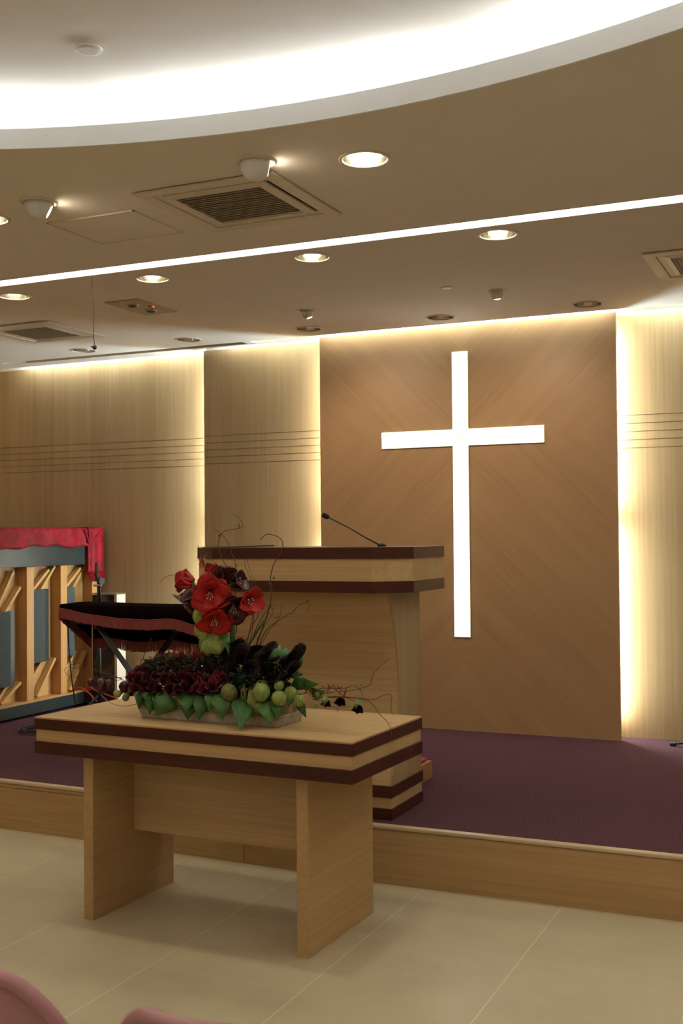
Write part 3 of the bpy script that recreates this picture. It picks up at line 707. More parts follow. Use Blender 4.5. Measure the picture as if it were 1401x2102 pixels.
# large pale cabbage-like leaves under the amaryllis
def crinkled(px, py, w_, h_, Y, az, mat='pod', seed=0):
    c = at(px, py, Y); s = (c - CAM).dot(AF) / FPX; r2 = random.Random(seed); ph = r2.random() * 6; bm = bm_new()
    def fn(u, v):
        a_ = (v - .5) * 2.5 + az; hh = (u - .5) * 2; rr = math.sqrt(max(0, 1 - hh * hh * .92)) * (1 + .07 * math.sin(9 * v * 2 + ph + 3 * u))
        return c + Vector((w_ * s * rr * math.sin(a_) * 1.05, -w_ * s * rr * math.cos(a_) * .8 + .01, h_ * s * hh * (1 + .05 * math.sin(11 * v + ph)) + .006 * math.cos(a_ * 3)))
    grid(bm, fn, 12, 20); return wpart('crinkled_leaf', bm, M[mat], smooth=True, solid=.0015, label='pale green crinkled leaf')
for i, a_ in enumerate(((420, 1290, 24, 26, 3.85, .25), (432, 1303, 27, 24, 3.83, .5), (436, 1326, 26, 20, 3.82, .35), (425, 1316, 20, 24, 3.87, .1), (446, 1315, 22, 24, 3.88, .8), (500, 1424, 10, 17, 3.78, -.6), (512, 1428, 8, 16, 3.78, .8))):
    crinkled(*a_, mat='pod' if i < 5 else 'podo', seed=i)
# callas
def calla(px, py, Y, d, H=.085, r_=.024, roll=0):
    c = at(px, py, Y); Q = rotq(d) @ Matrix.Rotation(roll, 3, 'Z'); c = c - Q @ Vector((0, 0, H * .6)); bm = bm_new()
    def fn(u, v):
        a_ = (v - .5) * 2 * PI * 1.08; fr = math.cos(a_ / 1.08); top = 1 + .38 * fr; rr = .0045 + r_ * u ** 1.7 * (1 + .25 * u * max(0, fr) ** 3) + .006 * max(0, u - .8) * 5 * (.5 + .5 * fr)
        rr *= 1 + .12 * (v if v > .9 else 0)
        return c + Q @ Vector((rr * math.cos(a_), rr * math.sin(a_), H * u * top - .018 * max(0, u - .8) * 5 * max(0, fr) ** 6))
    grid(bm, fn, 10, 24); o_ = wpart('calla_lily', bm, M['calla'], smooth=True, solid=.001)
    bm = bm_new(); base = Vector((c.x * .5 + -2.22 * .5, 3.89, .86)); tube(bm, [c + Q @ Vector((0, 0, .004)), c - Q @ Vector((0, 0, .02)), base], .004, 7); child('calla_stem', bm, M['stem'], o_)
for a_ in ((492, 1338, 3.84, (-.2, -.3, .9), .095, .026, -1.5), (470, 1350, 3.83, (-.6, -.25, .7), .085, .022, 2.5), (497, 1352, 3.80, (.2, -.7, .6), .085, .024, 1), (513, 1373, 3.76, (.4, -.85, .15), .075, .024, .6), (516, 1343, 3.88, (.5, .1, .8), .09, .024, 0),
          (545, 1348, 3.83, (.35, -.35, .85), .095, .023, .4), (556, 1370, 3.80, (.25, -.5, .8), .09, .026, -.5), (540, 1372, 3.82, (-.2, -.5, .8), .085, .024, 1.5), (587, 1352, 3.83, (.9, -.2, .22), .10, .026, 2.6), (592, 1372, 3.80, (.75, -.5, -.05), .085, .022, 3), (580, 1384, 3.82, (.55, -.5, -.5), .07, .022, 3), (601, 1345, 3.86, (.85, -.1, .35), .08, .02, 2.8), (478, 1372, 3.82, (-.1, -.5, .8), .07, .02, 1), (560, 1395, 3.8, (.3, -.6, .5), .06, .02, 0)):
    calla(*a_)
# roses: one mesh of each colour, copied
def rose_mesh(mat, size):
    bm = bm_new()
    for k in range(15):
        q = k / 14; petal(bm, Matrix.Identity(3), Vector((0, 0, 0)), k * 2.4, size * (.75 + .35 * q), size * (.35 + .28 * q), R(4 + 40 * q), R(-25 + 95 * q), cup=.5, r0=.001 + .15 * q * size, nt=5, ns=4, ruf=.10, tip=.6)
    me = bpy.data.meshes.new('rose'); bmesh.ops.recalc_face_normals(bm, faces=bm.faces); bm.to_mesh(me); bm.free(); me.polygons.foreach_set('use_smooth', [True] * len(me.polygons)); me.materials.append(M[mat]); return me
RM = [rose_mesh('rose', .031), rose_mesh('rose2', .029), rose_mesh('calla', .024)]
def rose(px, py, Y, d, kind, s=1.0, name='rose'):
    o_ = bpy.data.objects.new(name, RM[kind]); COL.objects.link(o_); o_.parent = FL
    o_.location = at(px, py, Y) - FL.location; o_.rotation_euler = rotq(d).to_euler(); o_.scale = (s,) * 3; return o_
r2 = random.Random(3)
for row, (yy, x0, x1, n_) in enumerate(((1414, 272, 444, 10), (1398, 264, 470, 12), (1382, 276, 474, 11), (1367, 292, 470, 10), (1354, 330, 462, 7))):
    for i in range(n_):
        px = x0 + (x1 - x0) * (i + .5) / n_ + r2.uniform(-4, 4); py = yy + r2.uniform(-4, 4) + (4 if i < 2 and row > 1 else 0)
        rose(px, py, 3.765 + .035 * row + r2.uniform(-.008, .008), (r2.uniform(-.2, .6), -1 + .2 * row, r2.uniform(.1, .5) + .2 * row), 1 if (px > 395 and r2.random() < .7) or r2.random() < .3 else 0, r2.uniform(.9, 1.2))
for px, py, s, k in ((668, 1438, 1.0, 2), (697, 1434, 1.15, 2), (733, 1449, 1.15, 2)): rose(px, py, 3.80, (.35, -.6, -.6), k, s)
# drooping dark buds on the left
for px, py, Y, rr, hh in ((186, 1402, 3.84, 7, 9), (207, 1409, 3.82, 11, 17), (223, 1407, 3.83, 9, 13), (254, 1412, 3.82, 11, 14), (274, 1407, 3.80, 12, 15)):
    c = at(px, py, Y); s = (c - CAM).dot(AF) / FPX; bm = bm_new()
    for k in range(6): petal(bm, rotq((.1, -.1, -1)), c + Vector((0, 0, hh * s)), k * PI / 3, hh * s * 2, rr * s * .95, R(38 if k % 2 else 30), R(-22), cup=.5, nt=7, ns=4, tip=.75)
    wpart('drooping_bud', bm, M['maroon'], smooth=True, solid=.0008)
# leaves
def leaf(base, tip, wdt, Yb, Yt, mat='leaf', arch=.02, fold=.25, Lb=None):
    a0, a1 = at(*base, Yb), at(*tip, Yt); s = (a0 - CAM).dot(AF) / FPX; a1 = CAM + (a1 - CAM) * ((1.5 - .794) / (1.5 - a1.z)) if a1.z < .794 else a1; dv = a1 - a0; wdt *= 1.18; L_ = dv.length; dd_ = dv.normalized()
    sd = dd_.cross(TOC).normalized(); nn = sd.cross(dd_).normalized()
    if nn.dot(TOC) < 0: nn = -nn
    bm = bm_new()
    def fn(u, v):
        sx = 2 * v - 1; w_ = wdt * s * (math.sin(PI * min(1, .07 + .93 * u) ** .62)) + .0004
        return a0 + dv * u + sd * (w_ * sx) + nn * (arch * math.sin(PI * u) + fold * w_ * (-abs(sx)) * .8 + .08 * w_ * math.sin(10 * u + 2 * sx))
    grid(bm, fn, 12, 8); return wpart('leaf', bm, M[mat], smooth=True, solid=.0008, label=Lb)
for a_ in (((293, 1415), (284, 1456), 12, 3.80, 3.76, 'leaf'), ((302, 1420), (306, 1447), 9, 3.78, 3.75, 'leafb'), ((313, 1425), (306, 1467), 12, 3.78, 3.745, 'leaf'), ((352, 1424), (320, 1468), 21, 3.78, 3.735, 'leafb'), ((332, 1424), (318, 1458), 15, 3.78, 3.745, 'leaf'),
           ((383, 1424), (382, 1463), 17, 3.775, 3.735, 'leafb'), ((388, 1440), (385, 1478), 15, 3.775, 3.745, 'leaf'), ((414, 1425), (408, 1480), 14, 3.775, 3.735, 'leaf'), ((436, 1424), (428, 1461), 12, 3.77, 3.735, 'leafb'),
           ((455, 1424), (457, 1477), 19, 3.77, 3.73, 'leafb'), ((500, 1436), (492, 1499), 20, 3.765, 3.715, 'leaf'), ((548, 1438), (553, 1488), 19, 3.765, 3.715, 'leafb'), ((566, 1435), (568, 1478), 12, 3.77, 3.73, 'leaf'), ((600, 1425), (592, 1450), 9, 3.79, 3.76, 'leaf'),
           ((612, 1440), (628, 1474), 8, 3.83, 3.82, 'leaf'), ((620, 1404), (655, 1404), 11, 3.85, 3.80, 'leafb'), ((600, 1400), (640, 1412), 12, 3.86, 3.84, 'leaf'), ((536, 1362), (560, 1322), 15, 3.93, 3.95, 'leaf'), ((515, 1358), (535, 1322), 13, 3.9, 3.96, 'leaf'), ((562, 1366), (575, 1322), 12, 3.92, 3.95, 'leafb'),
           ((572, 1366), (590, 1327), 11, 3.92, 3.96, 'leaf'), ((596, 1360), (617, 1325), 10, 3.92, 3.95, 'leafb'), ((604, 1372), (618, 1338), 9, 3.92, 3.95, 'leaf'), ((598, 1390), (612, 1366), 10, 3.9, 3.92, 'leafb'), ((318, 1392), (272, 1378), 11, 3.88, 3.86, 'leafb'), ((440, 1395), (415, 1385), 10, 3.84, 3.78, 'leaf'), ((480, 1400), (505, 1385), 12, 3.86, 3.80, 'leaf'), ((530, 1400), (515, 1380), 12, 3.86, 3.82, 'leaf'), ((360, 1350), (300, 1385), 12, 3.9, 3.85, 'leaf'),
           ((640, 1425), (668, 1418), 13, 3.85, 3.82, 'leaf'), ((462, 1300), (470, 1345), 6, 3.82, 3.8, 'leafb'), ((668, 1430), (662, 1450), 5, 3.79, 3.78, 'leafb'), ((733, 1436), (728, 1456), 4, 3.79, 3.78, 'leafb')):
    leaf(*a_)
# moss/foliage bed filling the trough
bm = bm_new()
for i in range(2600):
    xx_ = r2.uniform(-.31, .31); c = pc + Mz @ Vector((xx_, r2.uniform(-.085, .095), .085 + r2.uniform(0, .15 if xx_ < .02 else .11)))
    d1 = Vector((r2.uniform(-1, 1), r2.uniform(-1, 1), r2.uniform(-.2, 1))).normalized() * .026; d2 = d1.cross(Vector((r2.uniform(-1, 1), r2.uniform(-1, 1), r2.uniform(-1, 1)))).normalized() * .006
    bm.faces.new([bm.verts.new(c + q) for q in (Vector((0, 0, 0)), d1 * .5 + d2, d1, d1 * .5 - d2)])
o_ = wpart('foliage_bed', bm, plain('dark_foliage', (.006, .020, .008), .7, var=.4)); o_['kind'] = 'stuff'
# red sprigs
def sprig(px, py, n_, spread, Y, seed):
    r3 = random.Random(seed); bm = bm_new(); c0 = at(px, py, Y)
    for i in range(n_):
        c = c0 + Vector((r3.uniform(-spread, spread), r3.uniform(-.02, .02), r3.uniform(-.012, .012)))
        d = Vector((r3.uniform(-.8, .8), r3.uniform(-.5, .3), r3.uniform(.2, 1))).normalized(); l = r3.uniform(.012, .024)
        tube(bm, [c - d * .01, c, c + d * l * .6, c + d * l], [.0008, .0014, .0017, .0022], 5)
        for q in range(3): e = c + d * l; tube(bm, [e, e + (d + Vector((r3.uniform(-.8, .8), r3.uniform(-.8, .8), 0))).normalized() * .007], [.0016, .0005], 4)
    wpart('red_sprig', bm, M['sprig'])
for i, a_ in enumerate(((345, 1352, 22, .04), (375, 1345, 22, .035), (400, 1346, 20, .03), (322, 1362, 14, .03), (300, 1378, 10, .025), (420, 1350, 14, .025), (690, 1417, 4, .02), (672, 1414, 4, .015), (706, 1424, 3, .012), (640, 1420, 5, .02), (418, 1158, 10, .008), (428, 1172, 8, .012), (500, 1316, 6, .012), (445, 1395, 14, .03), (420, 1405, 12, .03))):
    sprig(*a_, 3.86 if i < 6 else (3.83 if i < 10 else 3.88 if i < 13 else 3.77), i)
# curly twigs
def smoothpts(P, k=4):
    out = []
    for i in range(len(P) - 1):
        p0, p1, p2, p3 = P[max(i - 1, 0)], P[i], P[i + 1], P[min(i + 2, len(P) - 1)]
        for j in range(k):
            t_ = j / k; out.append(.5 * ((2 * p1) + (p2 - p0) * t_ + (2 * p0 - 5 * p1 + 4 * p2 - p3) * t_ * t_ + (3 * p1 - p0 - 3 * p2 + p3) * t_ ** 3))
    return out + [P[-1]]
def twig(pxs, Y0, Y1, r_=.0014, buds=(), name='twig'):
    n_ = len(pxs); P = [at(x, y, Y0 + (Y1 - Y0) * i / (n_ - 1)) for i, (x, y) in enumerate(pxs)]; P = smoothpts(P); r_ *= 1.25
    bm = bm_new(); m_ = len(P); tube(bm, P, [r_ * (1 - .45 * i / (m_ - 1)) for i in range(m_)], 6); o_ = wpart(name, bm, M['twig'], smooth=True)
    if buds:
        bm = bm_new()
        for x, y in buds:
            c = at(x, y, (Y0 + Y1) / 2)
            for q in range(3):
                d = Vector((rnd.uniform(-1, 1), rnd.uniform(-.6, .2), rnd.uniform(-.2, 1))).normalized(); s_, u_ = frame_of(d); l = .019
                bm.faces.new([bm.verts.new(c + v_) for v_ in (Vector((0, 0, 0)), d * l * .5 + s_ * .0042, d * l, d * l * .5 - s_ * .0042)])
        child('twig_buds', bm, M['leafb'], o_)
twig([(520, 1340), (540, 1285), (552, 1250), (557, 1215), (555, 1185), (563, 1155), (577, 1135), (580, 1115), (572, 1103), (556, 1097), (545, 1098), (534, 1108)], 3.93, 3.98, .0022, ((557, 1205), (556, 1197), (558, 1212), (560, 1190)))
twig([(485, 1300), (483, 1220), (483, 1160), (475, 1135), (465, 1110), (452, 1095), (440, 1085)], 3.93, 4.0, .0014, ((482, 1172), (484, 1180), (483, 1165)))
twig([(470, 1250), (468, 1190), (465, 1165), (452, 1140), (448, 1110), (458, 1092), (480, 1086), (498, 1082), (492, 1065), (478, 1056)], 3.95, 4.0, .0014, ((450, 1103), (449, 1112), (478, 1088), (490, 1084), (461, 1160), (467, 1172)))
twig([(425, 1185), (420, 1165), (412, 1145), (408, 1128), (406, 1118)], 3.95, 3.98, .0012, ((421, 1140), (420, 1132), (422, 1150)))
twig([(400, 1190), (385, 1182), (360, 1180), (342, 1183), (333, 1190), (328, 1195)], 3.92, 3.9, .0013)
twig([(500, 1335), (515, 1290), (530, 1262), (527, 1245), (535, 1225), (545, 1215)], 3.95, 3.97, .0014, ((531, 1230), (535, 1238)))
twig([(508, 1335), (528, 1285), (548, 1252), (560, 1240)], 3.95, 3.97, .0014)
twig([(505, 1335), (512, 1295), (520, 1255), (518, 1200), (508, 1175), (502, 1160), (503, 1150)], 3.96, 4.0, .0011)
twig([(505, 1335), (518, 1290), (522, 1210), (525, 1195), (516, 1178), (508, 1155), (506, 1140)], 3.96, 4.0, .0011)
twig([(530, 1330), (545, 1295), (570, 1275), (590, 1262), (602, 1255), (612, 1243), (625, 1237), (635, 1240), (630, 1258)], 3.94, 3.96, .0014, ((566, 1272), (565, 1280), (594, 1265), (597, 1260), (612, 1244), (628, 1238)))
twig([(533, 1330), (548, 1300), (565, 1280), (575, 1262), (575, 1240)], 3.94, 3.96, .0011)
twig([(510, 1340), (540, 1290), (560, 1250), (520, 1240), (500, 1228)], 3.97, 3.97, .0009)
twig([(250, 1395), (225, 1398), (205, 1392), (190, 1388), (175, 1370), (160, 1362), (140, 1368), (132, 1378), (150, 1390), (170, 1385), (160, 1372)], 3.86, 3.88, .001)
twig([(260, 1400), (235, 1388), (200, 1378), (180, 1366), (150, 1372), (140, 1362)], 3.86, 3.9, .001)
twig([(250, 1392), (215, 1390), (195, 1400)], 3.84, 3.84, .0016); twig([(280, 1445), (262, 1449), (240, 1448), (222, 1440), (205, 1436)], 3.78, 3.8, .001)
twig([(268, 1388), (290, 1360), (297, 1340), (306, 1325), (310, 1310)], 3.87, 3.9, .0016)
twig([(620, 1425), (660, 1413), (700, 1414), (725, 1408), (738, 1415), (745, 1432)], 3.83, 3.80, .0013)
twig([(640, 1430), (690, 1432), (735, 1433), (765, 1436), (785, 1428), (803, 1426), (802, 1445), (803, 1460), (806, 1467)], 3.83, 3.82, .0013)
twig([(700, 1430), (745, 1435), (765, 1447), (780, 1467), (795, 1483), (801, 1496), (804, 1512)], 3.82, 3.70, .0013)
twig([(640, 1428), (690, 1420), (720, 1418), (740, 1413), (757, 1407), (762, 1400), (765, 1385), (778, 1370), (795, 1355), (800, 1352)], 3.84, 3.82, .0012, ((740, 1410),))
twig([(640, 1436), (680, 1440), (700, 1452), (720, 1450)], 3.81, 3.8, .001); twig([(660, 1448), (690, 1452), (692, 1462)], 3.81, 3.8, .001)
twig([(655, 1432), (700, 1430), (725, 1438)], 3.81, 3.8, .0016)

# ------------------------------------------------------------------ piano (seen from behind)
pn = thing('upright_piano', 'upright piano turned back to front, its wooden posts showing', 'piano', (-5.55, 6.35, ZS))
PY0, PY1, PX = 5.60, 7.135, -5.25
bm = bm_new(); box(bm, -5.86, -5.42, PY0, PY1, .27, 1.565); obj('case', bm, M['pblack'], pn, world=True, bevel=.004)
bm = bm_new(); box(bm, -5.41, -5.335, PY0 + .01, PY1 - .02, .33, 1.45); obj('soundboard', bm, M['pwoodl'], pn, world=True)
bm = bm_new(); box(bm, -5.40, PX + .004, PY0, 7.13, .268, .35); obj('bottom_rail', bm, M['pblack'], pn, world=True, bevel=.003)
bm = bm_new(); box(bm, -5.335, PX, PY0 + .005, 7.125, .3505, .366); obj('ledge', bm, M['orangewood'], pn, world=True)
bm = bm_new(); box(bm, -5.334, PX + .006, PY0, 6.967, 1.298, 1.56); obj('top_rail', bm, M['pblack'], pn, world=True, bevel=.003)
for y0, y1 in ((5.60, 5.68), (5.945, 6.02), (6.315, 6.392), (6.687, 6.76), (7.060, 7.124)):
    bm = bm_new(); box(bm, -5.3345, PX, y0, y1, .366, 1.2975 if y0 < 7 else 1.50); obj('post', bm, M['pwood'], pn, world=True, bevel=.003)
for y0, y1, yd, z0, z1 in ((6.022, 6.165, 6.235, .487, .998), (6.395, 6.53, 6.60, .618, 1.134), (6.762, 6.862, 6.90, .632, 1.137), (5.69, 5.82, 5.9, .49, 1.0)):
    bm = bm_new(); box(bm, -5.334, -5.262, y0, y1, z0, z1); g_ = obj('felt_pad', bm, M['felt'], pn, world=True, bevel=.003)
    bm = bm_new(); box(bm, -5.334, -5.29, y1 + .0005, yd, z0, z1); obj('shadow_pad', bm, M['pblack'], pn, world=True)  # black block put in as the shade beside the felt pad
def diag(y0, z0, y1, z1, w_=.010):
    bm = bm_new(); a_ = Vector((-5.305, y0, z0)); b__ = Vector((-5.305, y1, z1)); d = (b__ - a_).normalized(); n_ = Vector((1, 0, 0)).cross(d) * w_; e = Vector((.022, 0, 0))
    q = [a_ + n_ - e, a_ - n_ - e, b__ - n_ - e, b__ + n_ - e, a_ + n_ + e, a_ - n_ + e, b__ - n_ + e, b__ + n_ + e]; v_ = [bm.verts.new(p_) for p_ in q]
    for f in ((0, 3, 2, 1), (4, 5, 6, 7), (0, 1, 5, 4), (1, 2, 6, 5), (2, 3, 7, 6), (3, 0, 4, 7)): bm.faces.new([v_[i] for i in f])
    obj('brace', bm, M['pwoodl'], pn, world=True)
for y0, zt_, zb_ in ((6.025, 1.0, .487), (6.398, 1.134, .618), (6.765, 1.137, .632)):
    diag(y0 + .005, zt_ - .02, y0 + .20, 1.27); diag(y0 + .10, zt_ - .02, y0 + .27, zt_ + .16)
    diag(y0 + .005, zb_ - .12, y0 + .14, zb_ + .02); diag(y0 + .07, .375, y0 + .27, zb_ + .01)
for y0 in (5.66, 7.07):
    for x in (-5.8, -5.31):
        bm = bm_new(); tube(bm, [(x, y0 - .012, ZS + .011), (x, y0 + .012, ZS + .011)], .0105, 14); obj('caster', bm, M['steel'], pn, world=True)
# piano cover
pcv = thing('piano_cover', 'crimson velvet cover draped over the top of the piano', 'piano cover', (-5.55, 6.35, 1.566))
def cover_path(y):   # drop of the back edge at each y
    t_ = (y - PY0) / (6.98 - PY0); return 1.432 + .012 * math.sin(y * 7) + .006 * math.sin(y * 23) + (.012 if y > 6.85 else 0) * 1
bm = bm_new()
ys = [PY0 - .02 + (7.0 - PY0 + .02) * i / 70 for i in range(71)]; rows = []
for i, y in enumerate(ys):
    zt = 1.5735 + .0012 * math.sin(y * 9); zb = cover_path(y); pull = max(0, 1 - abs(y - 6.97) / .42) ** 1.5
    row = [(-5.88, y, 1.42), (-5.875, y, 1.571), (-5.6, y, zt), (-5.255, y, zt), (-5.236, y, zt - .008)]
    for k in range(1, 8):
        q = k / 7; z = (zt - .008) * (1 - q) + zb * q
        fan = pull * .012 * math.sin(38 * (math.atan2(z - 1.44, 7.02 - y)) ) * (.3 + .7 * q)
        row.append((-5.232 + .004 * math.sin(y * 31 + z * 20) + fan + .004 * q, y, z + .0))
    rows.append([bm.verts.new(p_) for p_ in row])
for a_, b__ in zip(rows, rows[1:]):
    for k in range(len(a_) - 1): bm.faces.new((a_[k], a_[k + 1], b__[k + 1], b__[k]))
obj('drape', bm, M['velvet'], pcv, smooth=True, solid=.002, world=True)
bm = bm_new()   # end fall, wrapped around the corner
def fall(u, v):
    s = u * 1.0; z = 1.575 - v * .335
    path = [(-5.226, 6.975), (-5.215, 7.03), (-5.214, 7.09), (-5.212, 7.158), (-5.235, 7.168), (-5.42, 7.168), (-5.7, 7.165), (-5.88, 7.162)]
    q = s * (len(path) - 1); i = min(int(q), len(path) - 2); f_ = q - i; x = path[i][0] * (1 - f_) + path[i + 1][0] * f_; y = path[i][1] * (1 - f_) + path[i + 1][1] * f_
    fold = .007 * math.sin(s * 40) * v; tuck = max(0, .15 - v) * .0
    return Vector((x + fold, min(y - .02 * (0 if s < .05 else 0), 7.185), z - (.02 * (1 - s * 3) if s < .3 else 0) * v))
grid(bm, fall, 42, 12); obj('end_fall', bm, M['velvet'], pcv, smooth=True, solid=.002, world=True)
bm = bm_new(); grid(bm, lambda u, v: Vector((-5.88 + u * .666, 6.99 + v * .175, 1.576 + .002 * math.sin(u * 8))), 10, 4); obj('top_fold', bm, M['velvet'], pcv, smooth=True, solid=.002, world=True)
bm = bm_new()
for i in range(5):   # gathered folds running into the corner knot
    a_ = Vector((-5.222, 6.985 + .0 * i, 1.45)); ang = 1.2 + .35 * i; b__ = a_ + Vector((0, -math.cos(ang) * .16, math.sin(ang) * .12)); b__.z = min(b__.z, 1.566)
    tube(bm, [a_, a_.lerp(b__, .5) + Vector((.004, 0, 0)), b__], [.004, .009, .004], 8)
tube(bm, [(-5.222, 6.985, 1.452), (-5.21, 7.07, 1.50), (-5.212, 7.15, 1.565)], [.005, .011, .006], 8)
obj('gathered_folds', bm, M['velvet'], pcv, smooth=True, world=True)
bm = bm_new()
for i in range(60):
    u = i / 59; y = 6.985 + u * .178; x = -5.215 + .004 * math.sin(i); z0 = 1.245; l = .068 + .01 * math.sin(i * 1.7)
    box(bm, x - .0015, x + .0015, y - .0016, y + .0016, z0 - l, z0 + .003)
obj('fringe', bm, M['velvet'], pcv, world=True)

# ------------------------------------------------------------------ keyboard, its cover and stand
KX0, KX1, KY0, KY1, KZ = -4.385, -3.10, 5.60, 5.90, 1.098
t = thing('electronic_keyboard', 'electronic keyboard hidden under the dark fringed cover', 'keyboard', (-3.75, 5.75, 1.0))
bm = bm_new(); box(bm, KX0 + .03, KX1 - .03, KY0 + .03, KY1 - .03, .975, 1.075); obj('body', bm, M['blackp'], t, world=True, bevel=.005)
kc = thing('keyboard_cover', 'black velvet cover with maroon fringe draped over the keyboard', 'keyboard cover', (-3.75, 5.75, 1.09))
def top_z(x): return KZ - .006 * math.sin((x - KX0) * 3)
def front_z(x):
    t_ = (x - KX0) / (KX1 - KX0); return 1.070 - .10 * t_ + (-.012 * math.sin(t_ * 7)) + .02 * math.exp(-((t_ - .62) / .1) ** 2) - .03 * t_
N_ = 60; bm = bm_new(); rows = []
for i in range(N_ + 1):
    x = KX0 + (KX1 - KX0) * i / N_; wv_ = .006 * math.sin(i * .55)
    zt = top_z(x); zf = front_z(x); zb = .86 + .010 * math.sin(i * .3)
    P = [(x, KY0 - .018 + wv_, zf), (x, KY0 - .012 + wv_ * .5, (zf + zt) / 2), (x, KY0, zt - .004), (x, KY0 + .014, zt), (x, (KY0 + KY1) / 2, zt + .003), (x, KY1 - .014, zt), (x, KY1, zt - .006), (x, KY1 + .008, (zt + zb) / 2), (x, KY1 + .014 + wv_, zb)]
    rows.append([bm.verts.new(p_) for p_ in P])
for a_, b__ in zip(rows, rows[1:]):
    for k in range(len(a_) - 1): bm.faces.new((a_[k], a_[k + 1], b__[k + 1], b__[k]))
obj('cover', bm, M['velvetd'], kc, smooth=True, solid=.002, world=True)
for X_ in (KX0, KX1):
    bm = bm_new()
    def endf(u, v):
        y = KY0 - .012 + u * (KY1 - KY0 + .02); z1_ = KZ; z0_ = (front_z(X_) if u == 0 else front_z(X_) * (1 - u) + .86 * u); sg = -1 if X_ == KX0 else 1
        return Vector((X_ + sg * (.012 * math.sin(min(1, v * 2) * PI / 2)) + .004 * math.sin(u * 18) * v, y, z1_ + (z0_ - z1_) * v))
    grid(bm, endf, 14, 6); obj('end_flap', bm, M['velvetd'], kc, smooth=True, solid=.002, world=True)
def fringe(fn, n_, l, wd, label):
    bm = bm_new()
    for i in range(n_):
        p_, tdir = fn(i / (n_ - 1)); ll = l * rnd.uniform(.92, 1.06); dx = tdir * wd * .5; sw = Vector((rnd.uniform(-.0015, .0015), rnd.uniform(-.002, .002), 0))
        dn = Vector((0, 0, -ll)); nrm = Vector((tdir.y, -tdir.x, 0)) * .0016
        q = [p_ - dx + nrm, p_ + dx + nrm, p_ + dx + dn + sw + nrm, p_ - dx + dn + sw + nrm, p_ - dx - nrm, p_ + dx - nrm, p_ + dx + dn + sw - nrm, p_ - dx + dn + sw - nrm]
        v_ = [bm.verts.new(a_) for a_ in q]
        for f in ((0, 1, 2, 3), (7, 6, 5, 4), (0, 4, 5, 1), (3, 2, 6, 7), (0, 3, 7, 4), (1, 5, 6, 2)): bm.faces.new([v_[k] for k in f])
    o_ = obj('fringe', bm, M['fringe'], kc, world=True, label=label); return o_
XV = Vector((1, 0, 0)); YV = Vector((0, 1, 0))
fringe(lambda u: (Vector((KX0 + (KX1 - KX0) * u, KY0 - .022 + .006 * math.sin(60 * u * .55), front_z(KX0 + (KX1 - KX0) * u) + .004)), XV), 360, .060, .0052, 'maroon fringe along the front edge')
fringe(lambda u: (Vector((KX0 + (KX1 - KX0) * u, KY1 + .016 + .006 * math.sin(60 * u * .55), .862 + .010 * math.sin(60 * u * .3))), XV), 300, .066, .0030, 'maroon fringe along the back edge')
fringe(lambda u: (Vector((KX0 - .016, KY0 - .01 + (KY1 - KY0 + .02) * u, front_z(KX0) * (1 - u) + .862 * u)), YV), 70, .066, .0035, 'maroon fringe at the left end')
bm = bm_new()
for zz, f_ in ((0, front_z),):
    pts = [(KX0 + (KX1 - KX0) * i / 40, KY0 - .023 + .006 * math.sin(60 * i / 40 * .55), f_(KX0 + (KX1 - KX0) * i / 40) + .003) for i in range(41)]; tube(bm, pts, .0035, 6)
obj('braid', bm, M['fringe'], kc, world=True)
ks = thing('keyboard_stand', 'black folding X stand under the covered keyboard', 'keyboard stand', (-3.9, 5.75, ZS))
def sq_tube(bm, a_, b__, r_): tube(bm, [a_, b__], r_, 4)
XC, ZX = -3.895, .645
for sg, y in ((-1, 5.66), (1, 5.715)):
    bm = bm_new(); a_ = Vector((XC + sg * .275, y, .972)); c = Vector((XC, y, ZX)); b__ = c + (c - a_) * 1.2; b__.z = ZS + .022
    sq_tube(bm, a_, b__, .019); obj('leg', bm, M['black'], ks, world=True)
    bm = bm_new(); tube(bm, [(a_.x, 5.63, .962), (a_.x, 5.87, .962)], .014, 10); obj('top_bar', bm, M['black'], ks, world=True)
    bm = bm_new(); tube(bm, [(b__.x, 5.55, ZS + .014), (b__.x, 5.95, ZS + .014)], .014, 10); obj('foot', bm, M['black'], ks, world=True)
bm = bm_new(); tube(bm, [(XC, 5.62, ZX), (XC, 5.75, ZX)], .03, 18); tube(bm, [(XC + .02, 5.64, ZX + .01), (XC + .075, 5.64, ZX - .005)], .012, 8); obj('pivot', bm, M['black'], ks, world=True)

# microphone stand beside the piano
ms = thing('microphone_stand', 'black microphone stand between the piano and the slim cabinet', 'microphone stand', (-4.63, 6.3, ZS))
bm = bm_new(); tube(bm, [(-4.63, 6.3, ZS + .05), (-4.63, 6.3, 1.0)], .0135, 12); tube(bm, [(-4.63, 6.3, 1.0), (-4.635, 6.3, 1.22)], .010, 12); obj('pole', bm, M['black'], ms, world=True, smooth=True)
bm = bm_new(); tube(bm, [(-4.602, 6.3, .93), (-4.630, 6.3, 1.21), (-4.648, 6.3, 1.24), (-4.650, 6.3, 1.33)], [.006, .008, .014, .009], 10); obj('boom', bm, M['black'], ms, world=True, smooth=True)
bm = bm_new(); tube(bm, [(-4.65, 6.29, 1.214), (-4.59, 6.27, 1.205)], .010, 10); tube(bm, [(-4.600, 6.275, 1.207), (-4.582, 6.27, 1.207)], .024, 16); obj('clamp', bm, M['black'], ms, world=True)
bm = bm_new(); tube(bm, [(-4.66, 6.285, 1.178), (-4.60, 6.285, 1.178)], .008, 8); obj('collar', bm, M['steel'], ms, world=True)
